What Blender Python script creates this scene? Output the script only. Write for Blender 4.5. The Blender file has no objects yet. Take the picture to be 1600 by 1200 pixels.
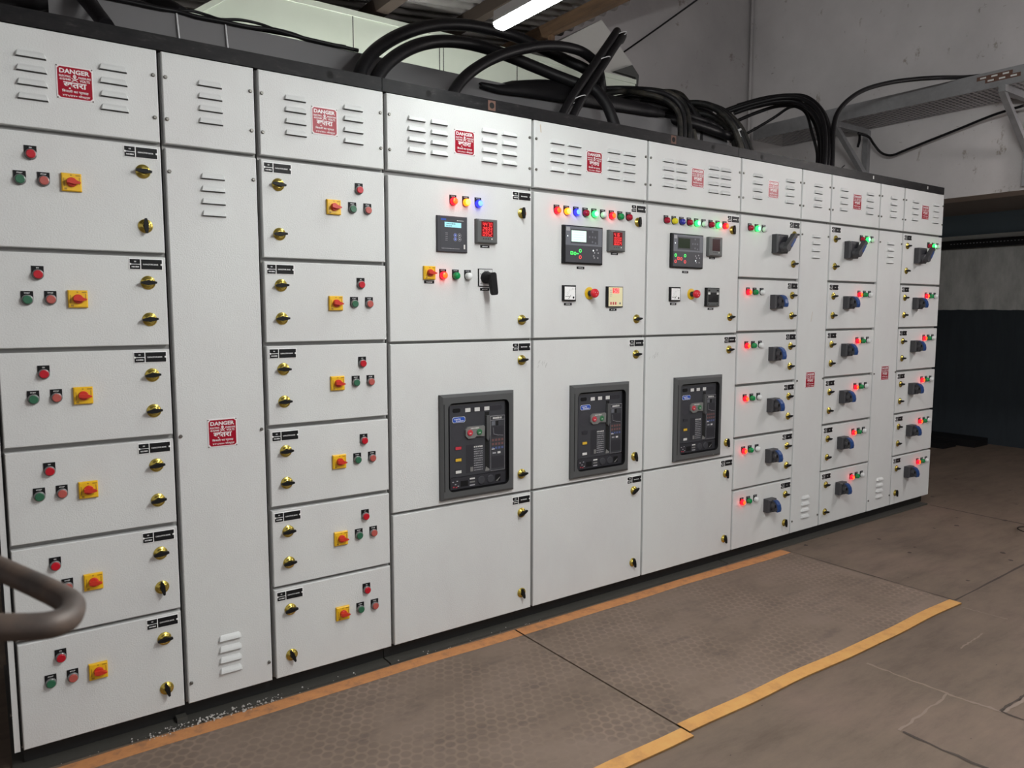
import bpy, math, random
from mathutils import Vector, Matrix

SC = bpy.context.scene
COL = SC.collection
rnd = random.Random(7)

# ------------------------------------------------------------------ camera
cam_d = bpy.data.cameras.new('camera')
cam_d.sensor_width = 36.0
cam_d.lens = 36.0 * 1177.09 / 1600.0
cam_d.clip_start = 0.02
cam_d.clip_end = 100
cam_d.dof.use_dof = True
cam_d.dof.focus_distance = 3.3
cam_d.dof.aperture_fstop = 7.0
cam = bpy.data.objects.new('camera', cam_d)
COL.objects.link(cam)
YAW, PITCH = 0.619198, -0.096723
fw = Vector((math.sin(YAW) * math.cos(PITCH), math.cos(YAW) * math.cos(PITCH), math.sin(PITCH)))
rt = fw.cross(Vector((0, 0, 1))).normalized()
up = rt.cross(fw)
cam.matrix_world = Matrix(((rt.x, up.x, -fw.x, 0.0), (rt.y, up.y, -fw.y, -2.458),
                           (rt.z, up.z, -fw.z, 1.309), (0, 0, 0, 1)))
SC.camera = cam

# ------------------------------------------------------------------ world, exposure
WORLD = 0.48
w = bpy.data.worlds.new('world')
SC.world = w
w.use_nodes = True
w.node_tree.nodes['Background'].inputs[0].default_value = (1.0, 0.96, 0.95, 1)
w.node_tree.nodes['Background'].inputs[1].default_value = WORLD
SC.view_settings.view_transform = 'Standard'
SC.view_settings.look = 'None'
SC.view_settings.gamma = 1.0
SC.view_settings.use_curve_mapping = False
SC.view_settings.exposure = 0.0
SC.cycles.use_denoising = True
SC.cycles.max_bounces = 6
TUBE_POWER = 52.0        # radiance of the lit tube over the cabinets
FILL_FRONT = 430        # added unseen fill tube in the same line, above the frame
TUBE_RIGHT = 245       # tube out of frame by the right wall
FILL_AISLE = 30.0       # added unseen fill tube over the aisle behind the viewer
FILL_FAR = 110         # added unseen fill tube over the aisle to the right of the viewer
FILL_DUCT = 110      # hidden tube added behind the cabinets to brighten the duct


# ------------------------------------------------------------------ materials
def mat(name, col, rough=0.5, metal=0.0, emit=None, es=0.0, spec=0.5, bump=None, coat=0.0):
    m = bpy.data.materials.new(name)
    m.use_nodes = True
    nt = m.node_tree
    b = nt.nodes['Principled BSDF']
    b.inputs['Base Color'].default_value = (*col, 1)
    b.inputs['Roughness'].default_value = rough
    b.inputs['Metallic'].default_value = metal
    b.inputs['Specular IOR Level'].default_value = spec
    b.inputs['Coat Weight'].default_value = coat
    if emit:
        b.inputs['Emission Color'].default_value = (*emit, 1)
        b.inputs['Emission Strength'].default_value = es
    if bump:
        noise_bump(m, *bump)
    return m


def nodes(m):
    return m.node_tree.nodes, m.node_tree.links, m.node_tree.nodes['Principled BSDF']


def coord(m, scale=(1, 1, 1)):
    N, L, b = nodes(m)
    g = N.new('ShaderNodeNewGeometry')
    mp = N.new('ShaderNodeMapping')
    mp.inputs['Scale'].default_value = scale
    L.new(g.outputs['Position'], mp.inputs['Vector'])
    return mp.outputs[0]


def noise(m, vec, scale, detail=4, rough=0.6):
    N, L, b = nodes(m)
    n = N.new('ShaderNodeTexNoise')
    n.inputs['Scale'].default_value = scale
    n.inputs['Detail'].default_value = detail
    n.inputs['Roughness'].default_value = rough
    L.new(vec, n.inputs['Vector'])
    return n.outputs['Fac']


def ramp(m, fac, stops):
    N, L, b = nodes(m)
    r = N.new('ShaderNodeValToRGB')
    e = r.color_ramp.elements
    e[0].position, e[0].color = stops[0][0], (*stops[0][1], 1)
    e[1].position, e[1].color = stops[-1][0], (*stops[-1][1], 1)
    for p, c in stops[1:-1]:
        x = e.new(p)
        x.color = (*c, 1)
    L.new(fac, r.inputs['Fac'])
    return r.outputs['Color']


def mix(m, fac, a, b_, mode='MIX'):
    N, L, b = nodes(m)
    x = N.new('ShaderNodeMix')
    x.data_type = 'RGBA'
    x.blend_type = mode
    for sock, val in ((x.inputs['Factor'], fac), (x.inputs[6], a), (x.inputs[7], b_)):
        if isinstance(val, (int, float)):
            sock.default_value = val
        elif isinstance(val, tuple):
            sock.default_value = (*val, 1)
        else:
            L.new(val, sock)
    return x.outputs[2]


def math_(m, op, a, b_=0.0, c=None):
    N, L, b = nodes(m)
    x = N.new('ShaderNodeMath')
    x.operation = op
    for i, val in enumerate((a, b_, c)):
        if val is None:
            continue
        if isinstance(val, (int, float)):
            x.inputs[i].default_value = val
        else:
            L.new(val, x.inputs[i])
    return x.outputs[0]


def noise_bump(m, scale, strength, dist=0.001, stretch=(1, 1, 1)):
    N, L, b = nodes(m)
    f = noise(m, coord(m, stretch), scale, 3, 0.6)
    bp = N.new('ShaderNodeBump')
    bp.inputs['Strength'].default_value = strength
    bp.inputs['Distance'].default_value = dist
    L.new(f, bp.inputs['Height'])
    L.new(bp.outputs[0], b.inputs['Normal'])


def base_from(m, out):
    N, L, b = nodes(m)
    L.new(out, b.inputs['Base Color'])


M = {}
# powder coated sheet: off white, faint grime, orange-peel surface
m = M['white'] = mat('powder_coat_white', (0.62, 0.63, 0.625), 0.46, spec=0.28, bump=(230, 0.5, 0.0018))
f1 = noise(m, coord(m, (1.5, 1.5, 0.8)), 2.2, 6, 0.65)
c = ramp(m, f1, [(0.30, (0.60, 0.60, 0.60)), (0.6, (0.635, 0.648, 0.642))])
f2 = noise(m, coord(m, (1, 1, 0.35)), 9.0, 8, 0.75)
spots = ramp(m, f2, [(0.70, (1, 1, 1)), (0.78, (0.90, 0.88, 0.85))])
base_from(m, mix(m, 1.0, c, spots, 'MULTIPLY'))
M['frame'] = mat('grey_frame_paint', (0.30, 0.30, 0.29), 0.5)
M['gasket_shade'] = mat('black_gasket_shade', (0.012, 0.012, 0.013), 0.7)
M['slot'] = mat('dark_slot', (0.06, 0.06, 0.058), 0.8)
M['black'] = mat('black_plastic', (0.008, 0.008, 0.009), 0.5, spec=0.18)
M['blackgloss'] = mat('engraved_black', (0.008, 0.008, 0.009), 0.5, spec=0.18)
M['white_ink'] = mat('white_ink', (0.80, 0.80, 0.80), 0.5)
M['grey_ink'] = mat('grey_ink', (0.33, 0.33, 0.35), 0.5)
M['white_plate'] = mat('white_plate', (0.84, 0.84, 0.84), 0.35)
M['sign_red'] = mat('sign_red', (0.31, 0.005, 0.020), 0.32, spec=0.16)
M['sign_white'] = mat('sign_white', (0.76, 0.72, 0.73), 0.35, spec=0.16)
M['screw'] = mat('zinc_screw', (0.17, 0.165, 0.15), 0.45, 0.8)
M['brass'] = mat('yellow_zinc', (0.56, 0.44, 0.10), 0.26, 0.85)
M['bezel'] = mat('grey_bezel', (0.20, 0.20, 0.20), 0.3, 0.4)
M['cap_red'] = mat('red_cap', (0.45, 0.004, 0.016), 0.3)
M['cap_salmon'] = mat('salmon_cap', (0.42, 0.085, 0.07), 0.4)
M['cap_green'] = mat('green_cap', (0.022, 0.12, 0.062), 0.4)
M['yellow'] = mat('yellow_plastic', (0.78, 0.46, 0.012), 0.35)
M['yellow_side'] = mat('yellow_plastic_edge', (0.70, 0.40, 0.012), 0.4)
M['knob_red'] = mat('red_plastic', (0.55, 0.03, 0.015), 0.35)
M['estop_red'] = mat('red_mushroom', (0.60, 0.012, 0.025), 0.3)
M['handle_grey'] = mat('dark_grey_plastic', (0.050, 0.050, 0.055), 0.5, spec=0.3)
M['handle_blue'] = mat('blue_plastic', (0.018, 0.055, 0.19), 0.4, spec=0.3)
M['device'] = mat('charcoal_plastic', (0.052, 0.053, 0.062), 0.45, spec=0.3)
M['device_mid'] = mat('slate_plastic', (0.135, 0.142, 0.165), 0.45, spec=0.3)
M['device_dark'] = mat('dark_plastic', (0.028, 0.028, 0.034), 0.45, spec=0.3)
M['meter_grey'] = mat('meter_grey', (0.10, 0.105, 0.105), 0.45, spec=0.3)
M['breaker'] = mat('breaker_moulding', (0.042, 0.043, 0.050), 0.5, spec=0.3)
M['breaker_frame'] = mat('breaker_frame', (0.078, 0.080, 0.082), 0.5, spec=0.3)
M['breaker_light'] = mat('breaker_grey', (0.17, 0.17, 0.165), 0.45)
M['logo_blue'] = mat('logo_blue', (0.012, 0.07, 0.40), 0.35)
M['flag_white'] = mat('flag_white', (0.62, 0.62, 0.60), 0.5)
M['flag_yellow'] = mat('flag_yellow', (0.62, 0.40, 0.03), 0.5)
M['flag_red'] = mat('flag_red', (0.50, 0.03, 0.05), 0.5)
M['cream'] = mat('cream_face', (0.80, 0.73, 0.46), 0.4)
M['lcd_off'] = mat('lcd_dark', (0.028, 0.040, 0.024), 0.15)
M['led_panel'] = mat('led_window', (0.10, 0.003, 0.006), 0.2, emit=(0.6, 0.0, 0.01), es=0.07)
M['led_panel_off'] = mat('led_window_off', (0.035, 0.006, 0.008), 0.2)
M['led_red'] = mat('led_red', (0.5, 0.02, 0.02), 0.4, emit=(1.0, 0.035, 0.035), es=1.5)
M['led_green'] = mat('led_green', (0.02, 0.4, 0.05), 0.4, emit=(0.08, 1.0, 0.16), es=1.1)
M['led_white'] = mat('led_white', (0.8, 0.8, 0.8), 0.4, emit=(0.9, 1.0, 1.0), es=1.2)
M['lcd_blue'] = mat('lcd_blue', (0.2, 0.4, 0.45), 0.3, emit=(0.32, 0.66, 0.74), es=0.75)
M['lcd_green'] = mat('lcd_pale', (0.4, 0.5, 0.45), 0.3, emit=(0.62, 0.86, 0.74), es=0.85)
M['lcd_ink'] = mat('lcd_ink', (0.10, 0.20, 0.22), 0.4)


def lens(name, col, glow=None, es=0.0):
    return mat(name, col, 0.2, emit=glow, es=es, spec=0.4)


# (skirt, front) of every lens; a lit lamp is deep coloured round its rim and bright in front
LENS = {
    'red': (lens('lens_red', (0.32, 0.006, 0.025)),) * 2,
    'red_lit': (lens('lens_red_lit', (0.4, 0.005, 0.01), (1.0, 0.001, 0.006), 7.0), lens('lens_red_front', (0.5, 0.05, 0.01), (1.0, 0.115, 0.012), 1.9)),
    'yellow': (lens('lens_yellow', (0.68, 0.60, 0.015)),) * 2,
    'yellow_lit': (lens('lens_yellow_lit', (0.6, 0.3, 0.01), (1.0, 0.13, 0.002), 4.0), lens('lens_yellow_front', (0.6, 0.4, 0.1), (1.0, 0.55, 0.11), 1.8)),
    'blue': (lens('lens_blue', (0.03, 0.035, 0.30)),) * 2,
    'blue_lit': (lens('lens_blue_lit', (0.01, 0.01, 0.4), (0.008, 0.010, 1.0), 6.0), lens('lens_blue_front', (0.1, 0.2, 0.5), (0.16, 0.36, 1.0), 1.6)),
    'green': (lens('lens_green', (0.006, 0.24, 0.065)),) * 2,
    'green_lit': (lens('lens_green_lit', (0.01, 0.4, 0.08), (0.012, 1.0, 0.075), 4.5), lens('lens_green_front', (0.2, 0.5, 0.3), (0.40, 1.0, 0.56), 1.6)),
    'white': (lens('lens_white', (0.68, 0.70, 0.70)),) * 2,
}
m = M['channel'] = mat('black_painted_steel', (0.016, 0.016, 0.018), 0.5, spec=0.14)
f1 = noise(m, coord(m, (1.0, 1, 3)), 14, 7, 0.7)
base_from(m, ramp(m, f1, [(0.38, (0.006, 0.006, 0.007)), (0.58, (0.013, 0.012, 0.013)), (0.75, (0.050, 0.047, 0.047))]))
M['plinth'] = mat('plinth_black', (0.008, 0.008, 0.008), 0.55)
M['rust'] = mat('rust_primer', (0.11, 0.055, 0.040), 0.8)
M['hole'] = mat('hole_dark', (0.004, 0.004, 0.004), 0.9)
m = M['cable'] = mat('cable_sheath', (0.007, 0.0065, 0.0075), 0.46, spec=0.2, bump=(60, 0.25, 0.002))
m = M['cable_dusty'] = mat('cable_sheath_dusty', (0.02, 0.02, 0.018), 0.55, spec=0.2)
f1 = noise(m, coord(m), 11, 5, 0.7)
base_from(m, ramp(m, f1, [(0.45, (0.007, 0.007, 0.007)), (0.74, (0.060, 0.053, 0.042))]))
M['tie'] = mat('cable_tie', (0.55, 0.55, 0.56), 0.4)
m = M['galv'] = mat('galvanised_sheet', (0.24, 0.24, 0.25), 0.5, 0.25)
f1 = noise(m, coord(m), 8, 6, 0.65)
base_from(m, ramp(m, f1, [(0.3, (0.20, 0.20, 0.205)), (0.7, (0.29, 0.29, 0.30))]))
m = M['galv_dull'] = mat('dull_tray_sheet', (0.12, 0.117, 0.12), 0.6, 0.1)
m = M['perforated'] = mat('perforated_sheet', (0.36, 0.345, 0.35), 0.55, 0.3)
N, L, b = nodes(m)
sep = N.new('ShaderNodeSeparateXYZ')
L.new(coord(m), sep.inputs[0])
fy = math_(m, 'FRACT', math_(m, 'MULTIPLY', sep.outputs['Y'], 30.0))
row = math_(m, 'FLOOR', math_(m, 'MULTIPLY', sep.outputs['Y'], 30.0))
fx = math_(m, 'FRACT', math_(m, 'ADD', math_(m, 'MULTIPLY', sep.outputs['X'], 20.0), math_(m, 'MULTIPLY', row, 0.5)))
hole = math_(m, 'MULTIPLY', math_(m, 'LESS_THAN', math_(m, 'ABSOLUTE', math_(m, 'SUBTRACT', fy, 0.5)), 0.24),
             math_(m, 'LESS_THAN', math_(m, 'ABSOLUTE', math_(m, 'SUBTRACT', fx, 0.5)), 0.36))
L.new(math_(m, 'SUBTRACT', 1.0, hole), b.inputs['Alpha'])
m = M['duct'] = mat('pale_green_sheet', (0.56, 0.60, 0.52), 0.42)
f1 = noise(m, coord(m), 3, 5)
base_from(m, ramp(m, f1, [(0.3, (0.53, 0.57, 0.49)), (0.7, (0.58, 0.62, 0.54))]))
M['duct_grey'] = mat('grey_hood_sheet', (0.42, 0.41, 0.39), 0.5)
m = M['roof'] = mat('corrugated_sheet', (0.30, 0.28, 0.27), 0.75)
f1 = noise(m, coord(m, (0.6, 3, 1)), 5, 5)
base_from(m, ramp(m, f1, [(0.35, (0.19, 0.175, 0.17)), (0.7, (0.33, 0.31, 0.30))]))
m = M['wood'] = mat('timber_purlin', (0.15, 0.08, 0.04), 0.8)
f1 = noise(m, coord(m, (8, 0.8, 8)), 4, 6)
base_from(m, ramp(m, f1, [(0.35, (0.075, 0.042, 0.025)), (0.7, (0.17, 0.095, 0.05))]))
M['wood_dark'] = mat('dark_purlin', (0.045, 0.030, 0.022), 0.85)
for key, k in (('wall', 1.0), ('wall_lit', 1.34)):  # second copy is lighter: the right wall's light put into its colour
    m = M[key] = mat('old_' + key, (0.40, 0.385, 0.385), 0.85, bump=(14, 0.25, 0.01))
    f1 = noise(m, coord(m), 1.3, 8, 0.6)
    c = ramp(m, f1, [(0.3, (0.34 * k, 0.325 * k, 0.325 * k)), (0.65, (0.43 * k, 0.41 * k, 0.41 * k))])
    f2 = noise(m, coord(m, (1, 1.6, 1)), 6.5, 9, 0.72)
    st = ramp(m, f2, [(0.615, (1, 1, 1)), (0.67, (0.60, 0.56, 0.51))])
    c = mix(m, 1.0, c, st, 'MULTIPLY')
    f3 = noise(m, coord(m, (1, 4, 14)), 2.4, 4, 0.5)
    sc_ = ramp(m, f3, [(0.715, (1, 1, 1)), (0.745, (0.62, 0.58, 0.56))])
    base_from(m, mix(m, 1.0, c, sc_, 'MULTIPLY'))
M['lintel'] = mat('lintel_underside', (0.55, 0.50, 0.46), 0.9)
M['far_ceiling'] = mat('far_ceiling_dark', (0.30, 0.27, 0.25), 0.9)
m = M['far_wall'] = mat('far_wall_paint', (0.03, 0.04, 0.05), 0.75)
N, L, b = nodes(m)
sep = N.new('ShaderNodeSeparateXYZ')
v = coord(m)
L.new(v, sep.inputs[0])
edge = math_(m, 'ADD', sep.outputs['Z'], math_(m, 'MULTIPLY', noise(m, v, 6, 5), 0.03))
plast = ramp(m, noise(m, coord(m, (1, 2.5, 1)), 3, 8, 0.7), [(0.3, (0.30, 0.30, 0.285)), (0.7, (0.52, 0.52, 0.50))])
blue = ramp(m, noise(m, coord(m, (1, 5, 0.6)), 5, 6, 0.7), [(0.3, (0.009, 0.014, 0.020)), (0.75, (0.018, 0.026, 0.034))])
c = mix(m, math_(m, 'GREATER_THAN', edge, 1.335), blue, plast)
blue2 = (0.20, 0.28, 0.34)
base_from(m, mix(m, math_(m, 'GREATER_THAN', sep.outputs['Z'], 1.98), c, blue2))
M['strip_grey'] = mat('grey_trunking', (0.74, 0.78, 0.76), 0.6)

m = M['floor'] = mat('worn_concrete', (0.2, 0.17, 0.15), 0.72, bump=(40, 0.18, 0.004))
f1 = noise(m, coord(m), 1.1, 9, 0.62)
c = ramp(m, f1, [(0.28, (0.108, 0.076, 0.057)), (0.5, (0.136, 0.099, 0.073)), (0.72, (0.158, 0.108, 0.085))])
f2 = noise(m, coord(m, (0.55, 1.9, 1)), 4.5, 9, 0.74)
c = mix(m, 1.0, c, ramp(m, f2, [(0.30, (0.66, 0.64, 0.62)), (0.50, (0.97, 0.97, 0.97)), (0.72, (1.22, 1.20, 1.18))]), 'MULTIPLY')
f3 = noise(m, coord(m, (1, 2.4, 1)), 17, 4, 0.55)
c = mix(m, 1.0, c, ramp(m, f3, [(0.715, (1, 1, 1)), (0.745, (0.28, 0.24, 0.22))]), 'MULTIPLY')
base_from(m, c)
M['joint'] = mat('slab_joint_dark', (0.050, 0.037, 0.030), 0.9)
M['mortar'] = mat('slab_joint_mortar', (0.215, 0.165, 0.135), 0.9)

m = M['mat'] = mat('rubber_mat', (0.15, 0.12, 0.1), 0.68)
N, L, b = nodes(m)


def vmath(op, a, b_=None):
    x = N.new('ShaderNodeVectorMath')
    x.operation = op
    L.new(a, x.inputs[0])
    if b_ is not None:
        if isinstance(b_, tuple):
            x.inputs[1].default_value = b_
        else:
            L.new(b_, x.inputs[1])
    return x.outputs['Value'] if op == 'LENGTH' else x.outputs['Vector']


A = 0.038
p = vmath('MULTIPLY', coord(m), (1 / A, 1 / (A * 1.7320508), 0.0))
dd = []
for sh in (0.0, 0.5):
    q = vmath('SUBTRACT', vmath('FRACTION', vmath('ADD', p, (sh + 50, sh + 50, 0))), (0.5, 0.5, 0))
    dd.append(vmath('LENGTH', vmath('MULTIPLY', q, (1, 1.7320508, 0))))
d = math_(m, 'MINIMUM', dd[0], dd[1])
cell = ramp(m, d, [(0.36, (0, 0, 0)), (0.47, (1, 1, 1))])
patch = ramp(m, noise(m, coord(m), 3.1, 5, 0.7), [(0.40, (0.08, 0.08, 0.08)), (0.62, (1, 1, 1))])
f1 = noise(m, coord(m, (1, 1.6, 1)), 2.6, 8, 0.65)
dust = ramp(m, f1, [(0.3, (0.130, 0.094, 0.070)), (0.5, (0.170, 0.124, 0.094)), (0.72, (0.194, 0.143, 0.112))])
groove = mix(m, 1.0, dust, (1.20, 1.19, 1.17), 'MULTIPLY')
hexc = mix(m, cell, mix(m, 1.0, dust, (0.80, 0.79, 0.80), 'MULTIPLY'), groove)
c = mix(m, math_(m, 'MULTIPLY', patch, 0.85), dust, hexc)
f4 = noise(m, coord(m, (0.8, 2.2, 1)), 5.2, 6, 0.7)
c = mix(m, 1.0, c, ramp(m, f4, [(0.30, (0.74, 0.74, 0.76)), (0.46, (1, 1, 1))]), 'MULTIPLY')
base_from(m, c)
m = M['orange'] = mat('orange_edge_paint', (0.55, 0.24, 0.06), 0.7)
f1 = noise(m, coord(m), 22, 7, 0.7)
c = ramp(m, f1, [(0.30, (0.26, 0.13, 0.07)), (0.48, (0.46, 0.20, 0.075)), (0.75, (0.56, 0.25, 0.09))])
base_from(m, c)
m = M['orange_near'] = mat('yellow_edge_paint', (0.56, 0.31, 0.09), 0.7)
f1 = noise(m, coord(m), 14, 7, 0.7)
base_from(m, ramp(m, f1, [(0.28, (0.38, 0.19, 0.065)), (0.5, (0.54, 0.275, 0.08)), (0.75, (0.56, 0.32, 0.10))]))
M['sill'] = mat('grey_floor_channel', (0.052, 0.050, 0.044), 0.6, bump=(30, 0.2, 0.002))
m = M['pipe'] = mat('rusty_pipe', (0.075, 0.055, 0.047), 0.55, 0.1)
f1 = noise(m, coord(m), 18, 5)
base_from(m, ramp(m, f1, [(0.35, (0.052, 0.042, 0.038)), (0.7, (0.12, 0.082, 0.062))]))
M['stone'] = mat('plaster_chips', (0.42, 0.40, 0.38), 0.9)
M['tube'] = mat('lit_tube', (0.9, 0.9, 0.9), 0.4, emit=(0.96, 1.0, 0.98), es=TUBE_POWER)
M['fill_front'] = mat('fill_tube_front', (0.9, 0.9, 0.9), 0.4, emit=(0.985, 1.0, 0.985), es=FILL_FRONT)
M['tube_right'] = mat('lit_tube_right', (0.9, 0.9, 0.9), 0.4, emit=(1.0, 0.95, 0.93), es=TUBE_RIGHT)
M['fill_aisle'] = mat('fill_tube_aisle', (0.9, 0.9, 0.9), 0.4, emit=(1.0, 0.95, 0.93), es=FILL_AISLE)
M['fill_far'] = mat('fill_tube_far', (0.9, 0.9, 0.9), 0.4, emit=(1.0, 0.95, 0.93), es=FILL_FAR)
M['fill_duct'] = mat('fill_tube_duct', (0.9, 0.9, 0.9), 0.4, emit=(0.97, 1.0, 0.95), es=FILL_DUCT)
M['fitting'] = mat('tube_fitting', (0.6, 0.6, 0.6), 0.4)
M['marker'] = mat('marker_pen', (0.03, 0.03, 0.035), 0.7)


# ------------------------------------------------------------------ mesh builder
class MB:
    """collects shapes; x right, z up, -y towards the aisle"""

    def __init__(self):
        self.v, self.f, self.mi, self.sm, self.mats = [], [], [], [], []

    def m(self, mt):
        if mt not in self.mats:
            self.mats.append(mt)
        return self.mats.index(mt)

    def add(self, vs, fs, mt, smooth=False):
        o = len(self.v)
        self.v += [tuple(x) for x in vs]
        k = self.m(mt)
        for f in fs:
            self.f.append([i + o for i in f])
            self.mi.append(k)
            self.sm.append(smooth)
        return self

    def box(self, x0, x1, y0, y1, z0, z1, mt):
        return self.add([(x0, y0, z0), (x1, y0, z0), (x1, y1, z0), (x0, y1, z0), (x0, y0, z1), (x1, y0, z1), (x1, y1, z1), (x0, y1, z1)],
                        [(0, 1, 5, 4), (1, 2, 6, 5), (2, 3, 7, 6), (3, 0, 4, 7), (4, 5, 6, 7), (3, 2, 1, 0)], mt)

    def cbox(self, x0, x1, y0, y1, z0, z1, mt, c=0.002):
        """box whose front (y0) edges are chamfered by c"""
        vs = []
        for (ins, y) in ((c, y0), (0.0, y0 + c), (0.0, y1)):
            vs += [(x0 + ins, y, z0 + ins), (x1 - ins, y, z0 + ins), (x1 - ins, y, z1 - ins), (x0 + ins, y, z1 - ins)]
        fs = [(0, 1, 2, 3), (11, 10, 9, 8)]
        for k in (0, 4):
            for i in range(4):
                j = (i + 1) % 4
                fs.append((k + i, k + 4 + i, k + 4 + j, k + j))
        return self.add(vs, fs, mt)

    def prism(self, pts, y0, y1, mt, side=None):
        n = len(pts)
        self.add([(x, y0, z) for x, z in pts] + [(x, y1, z) for x, z in pts],
                 [tuple(range(n)), tuple(range(2 * n - 1, n - 1, -1))], mt)
        o = len(self.v) - 2 * n
        k = self.m(side or mt)
        for i in range(n):
            j = (i + 1) % n
            self.f.append([o + i, o + n + i, o + n + j, o + j])
            self.mi.append(k)
            self.sm.append(False)
        return self

    def flat(self, pts, y, mt):
        return self.add([(x, y, z) for x, z in pts], [tuple(range(len(pts)))], mt)

    def rect(self, x0, x1, z0, z1, y, mt):
        return self.flat([(x0, z0), (x1, z0), (x1, z1), (x0, z1)], y, mt)

    def lathe(self, cx, cz, prof, mt, n=24):
        """prof = [(radius, y)...] from the panel outwards; closed with a cap"""
        vs, fs = [], []
        for r, y in prof:
            for i in range(n):
                a = 2 * math.pi * i / n
                vs.append((cx + r * math.cos(a), y, cz + r * math.sin(a)))
        for k in range(len(prof) - 1):
            for i in range(n):
                j = (i + 1) % n
                fs.append((k * n + i, k * n + j, (k + 1) * n + j, (k + 1) * n + i))
        self.add(vs, fs, mt, True)
        o = len(self.v) - n
        self.f.append([o + i for i in range(n)])
        self.mi.append(self.m(mt))
        self.sm.append(False)
        return self

    def disc(self, cx, cz, r, y, mt, n=20):
        return self.flat([(cx + r * math.cos(2 * math.pi * i / n), cz + r * math.sin(2 * math.pi * i / n)) for i in range(n)], y, mt)

    def tube(self, pts, r, mt, n=12, smooth_path=True, caps=True):
        P = [Vector(p) for p in pts]
        if smooth_path and len(P) > 2:
            Q = []
            ext = [P[0] * 2 - P[1]] + P + [P[-1] * 2 - P[-2]]
            for i in range(1, len(ext) - 2):
                a, b, c, d = ext[i - 1:i + 3]
                for s in range(6):
                    t = s / 6
                    Q.append(0.5 * ((2 * b) + (c - a) * t + (2 * a - 5 * b + 4 * c - d) * t * t + (3 * b - a - 3 * c + d) * t ** 3))
            Q.append(P[-1])
            P = Q
        up_ = None
        vs, fs = [], []
        for i, p in enumerate(P):
            t = (P[min(i + 1, len(P) - 1)] - P[max(i - 1, 0)]).normalized()
            if up_ is None:
                up_ = t.orthogonal().normalized()
            up_ = (up_ - t * up_.dot(t)).normalized()
            s = t.cross(up_)
            for k in range(n):
                a = 2 * math.pi * k / n
                vs.append(p + (up_ * math.cos(a) + s * math.sin(a)) * r)
        for i in range(len(P) - 1):
            for k in range(n):
                j = (k + 1) % n
                fs.append((i * n + k, i * n + j, (i + 1) * n + j, (i + 1) * n + k))
        self.add(vs, fs, mt, True)
        if caps:
            o = len(self.v) - len(vs)
            for ids in ([o + k for k in range(n)][::-1], [len(self.v) - n + k for k in range(n)]):
                self.f.append(ids)
                self.mi.append(self.m(mt))
                self.sm.append(False)
        return self

    def text(self, s, cx, cz, wd, ht, y, mt, bold=0.02):
        vs, fs = text_shape(s, bold)
        x0, x1 = min(v[0] for v in vs), max(v[0] for v in vs)
        z0, z1 = min(v[1] for v in vs), max(v[1] for v in vs)
        return self.add([(cx + ((v[0] - x0) / (x1 - x0) - 0.5) * wd, y, cz + ((v[1] - z0) / (z1 - z0) - 0.5) * ht) for v in vs], fs, mt)

    def strokes(self, cx, cz, wd, ht, y, mt, n=6, seed=1):
        """a line of lettering too small to read: a row of short upright marks"""
        r = random.Random(seed)
        x = cx - wd / 2
        step = wd / n
        for i in range(n):
            ww = step * r.uniform(0.5, 0.8)
            self.rect(x, x + ww, cz - ht / 2, cz + ht / 2 * r.uniform(0.75, 1.0), y, mt)
            x += step
        return self

    def mesh(self, name):
        me = bpy.data.meshes.new(name)
        me.from_pydata(self.v, [], self.f)
        for mt in self.mats:
            me.materials.append(mt)
        me.polygons.foreach_set('material_index', self.mi)
        me.polygons.foreach_set('use_smooth', self.sm)
        me.update()
        return me


_TXT = {}


def text_shape(s, bold):
    if (s, bold) not in _TXT:
        c = bpy.data.curves.new('lettering', 'FONT')
        c.body = s
        c.resolution_u = 2
        c.offset = bold
        o = bpy.data.objects.new('lettering', c)
        COL.objects.link(o)
        dg = bpy.context.evaluated_depsgraph_get()
        me = bpy.data.meshes.new_from_object(o.evaluated_get(dg))
        _TXT[(s, bold)] = ([tuple(v.co[:2]) for v in me.vertices], [tuple(p.vertices) for p in me.polygons])
        bpy.data.objects.remove(o)
        bpy.data.curves.remove(c)
        bpy.data.meshes.remove(me)
    return _TXT[(s, bold)]


SEG = {'0': 'abcdef', '1': 'bc', '2': 'abged', '3': 'abgcd', '4': 'fgbc', '5': 'afgcd', '6': 'afgedc', '7': 'abc', '8': 'abcdefg', '9': 'abfgcd', '-': 'g'}


def seven(mb, s, x0, z0, wd, ht, gap, y, mt):
    """digits of a segment display, a dot counts as part of the digit before it"""
    t = ht * 0.115
    x = x0
    for ch in s:
        if ch == '.':
            mb.rect(x - gap * 0.8, x - gap * 0.8 + t, z0, z0 + t, y, mt)
            continue
        sk = ht * 0.08
        for g in SEG[ch]:
            if g in 'agd':
                zc = {'a': z0 + ht - t / 2, 'g': z0 + ht / 2, 'd': z0 + t / 2}[g]
                o = sk * (zc - z0) / ht
                mb.rect(x + o + t * 0.4, x + o + wd - t * 0.4, zc - t / 2, zc + t / 2, y, mt)
            else:
                lo = z0 + (ht / 2 if g in 'fb' else 0)
                xx = x + (0 if g in 'fe' else wd - t)
                o = sk * (lo - z0) / ht
                mb.flat([(xx + o, lo + t * 0.3), (xx + o + t, lo + t * 0.3), (xx + o + t + sk / 2, lo + ht / 2 - t * 0.3), (xx + o + sk / 2, lo + ht / 2 - t * 0.3)], y, mt)
        x += wd + gap


# ------------------------------------------------------------------ objects
WL = {}


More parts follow.
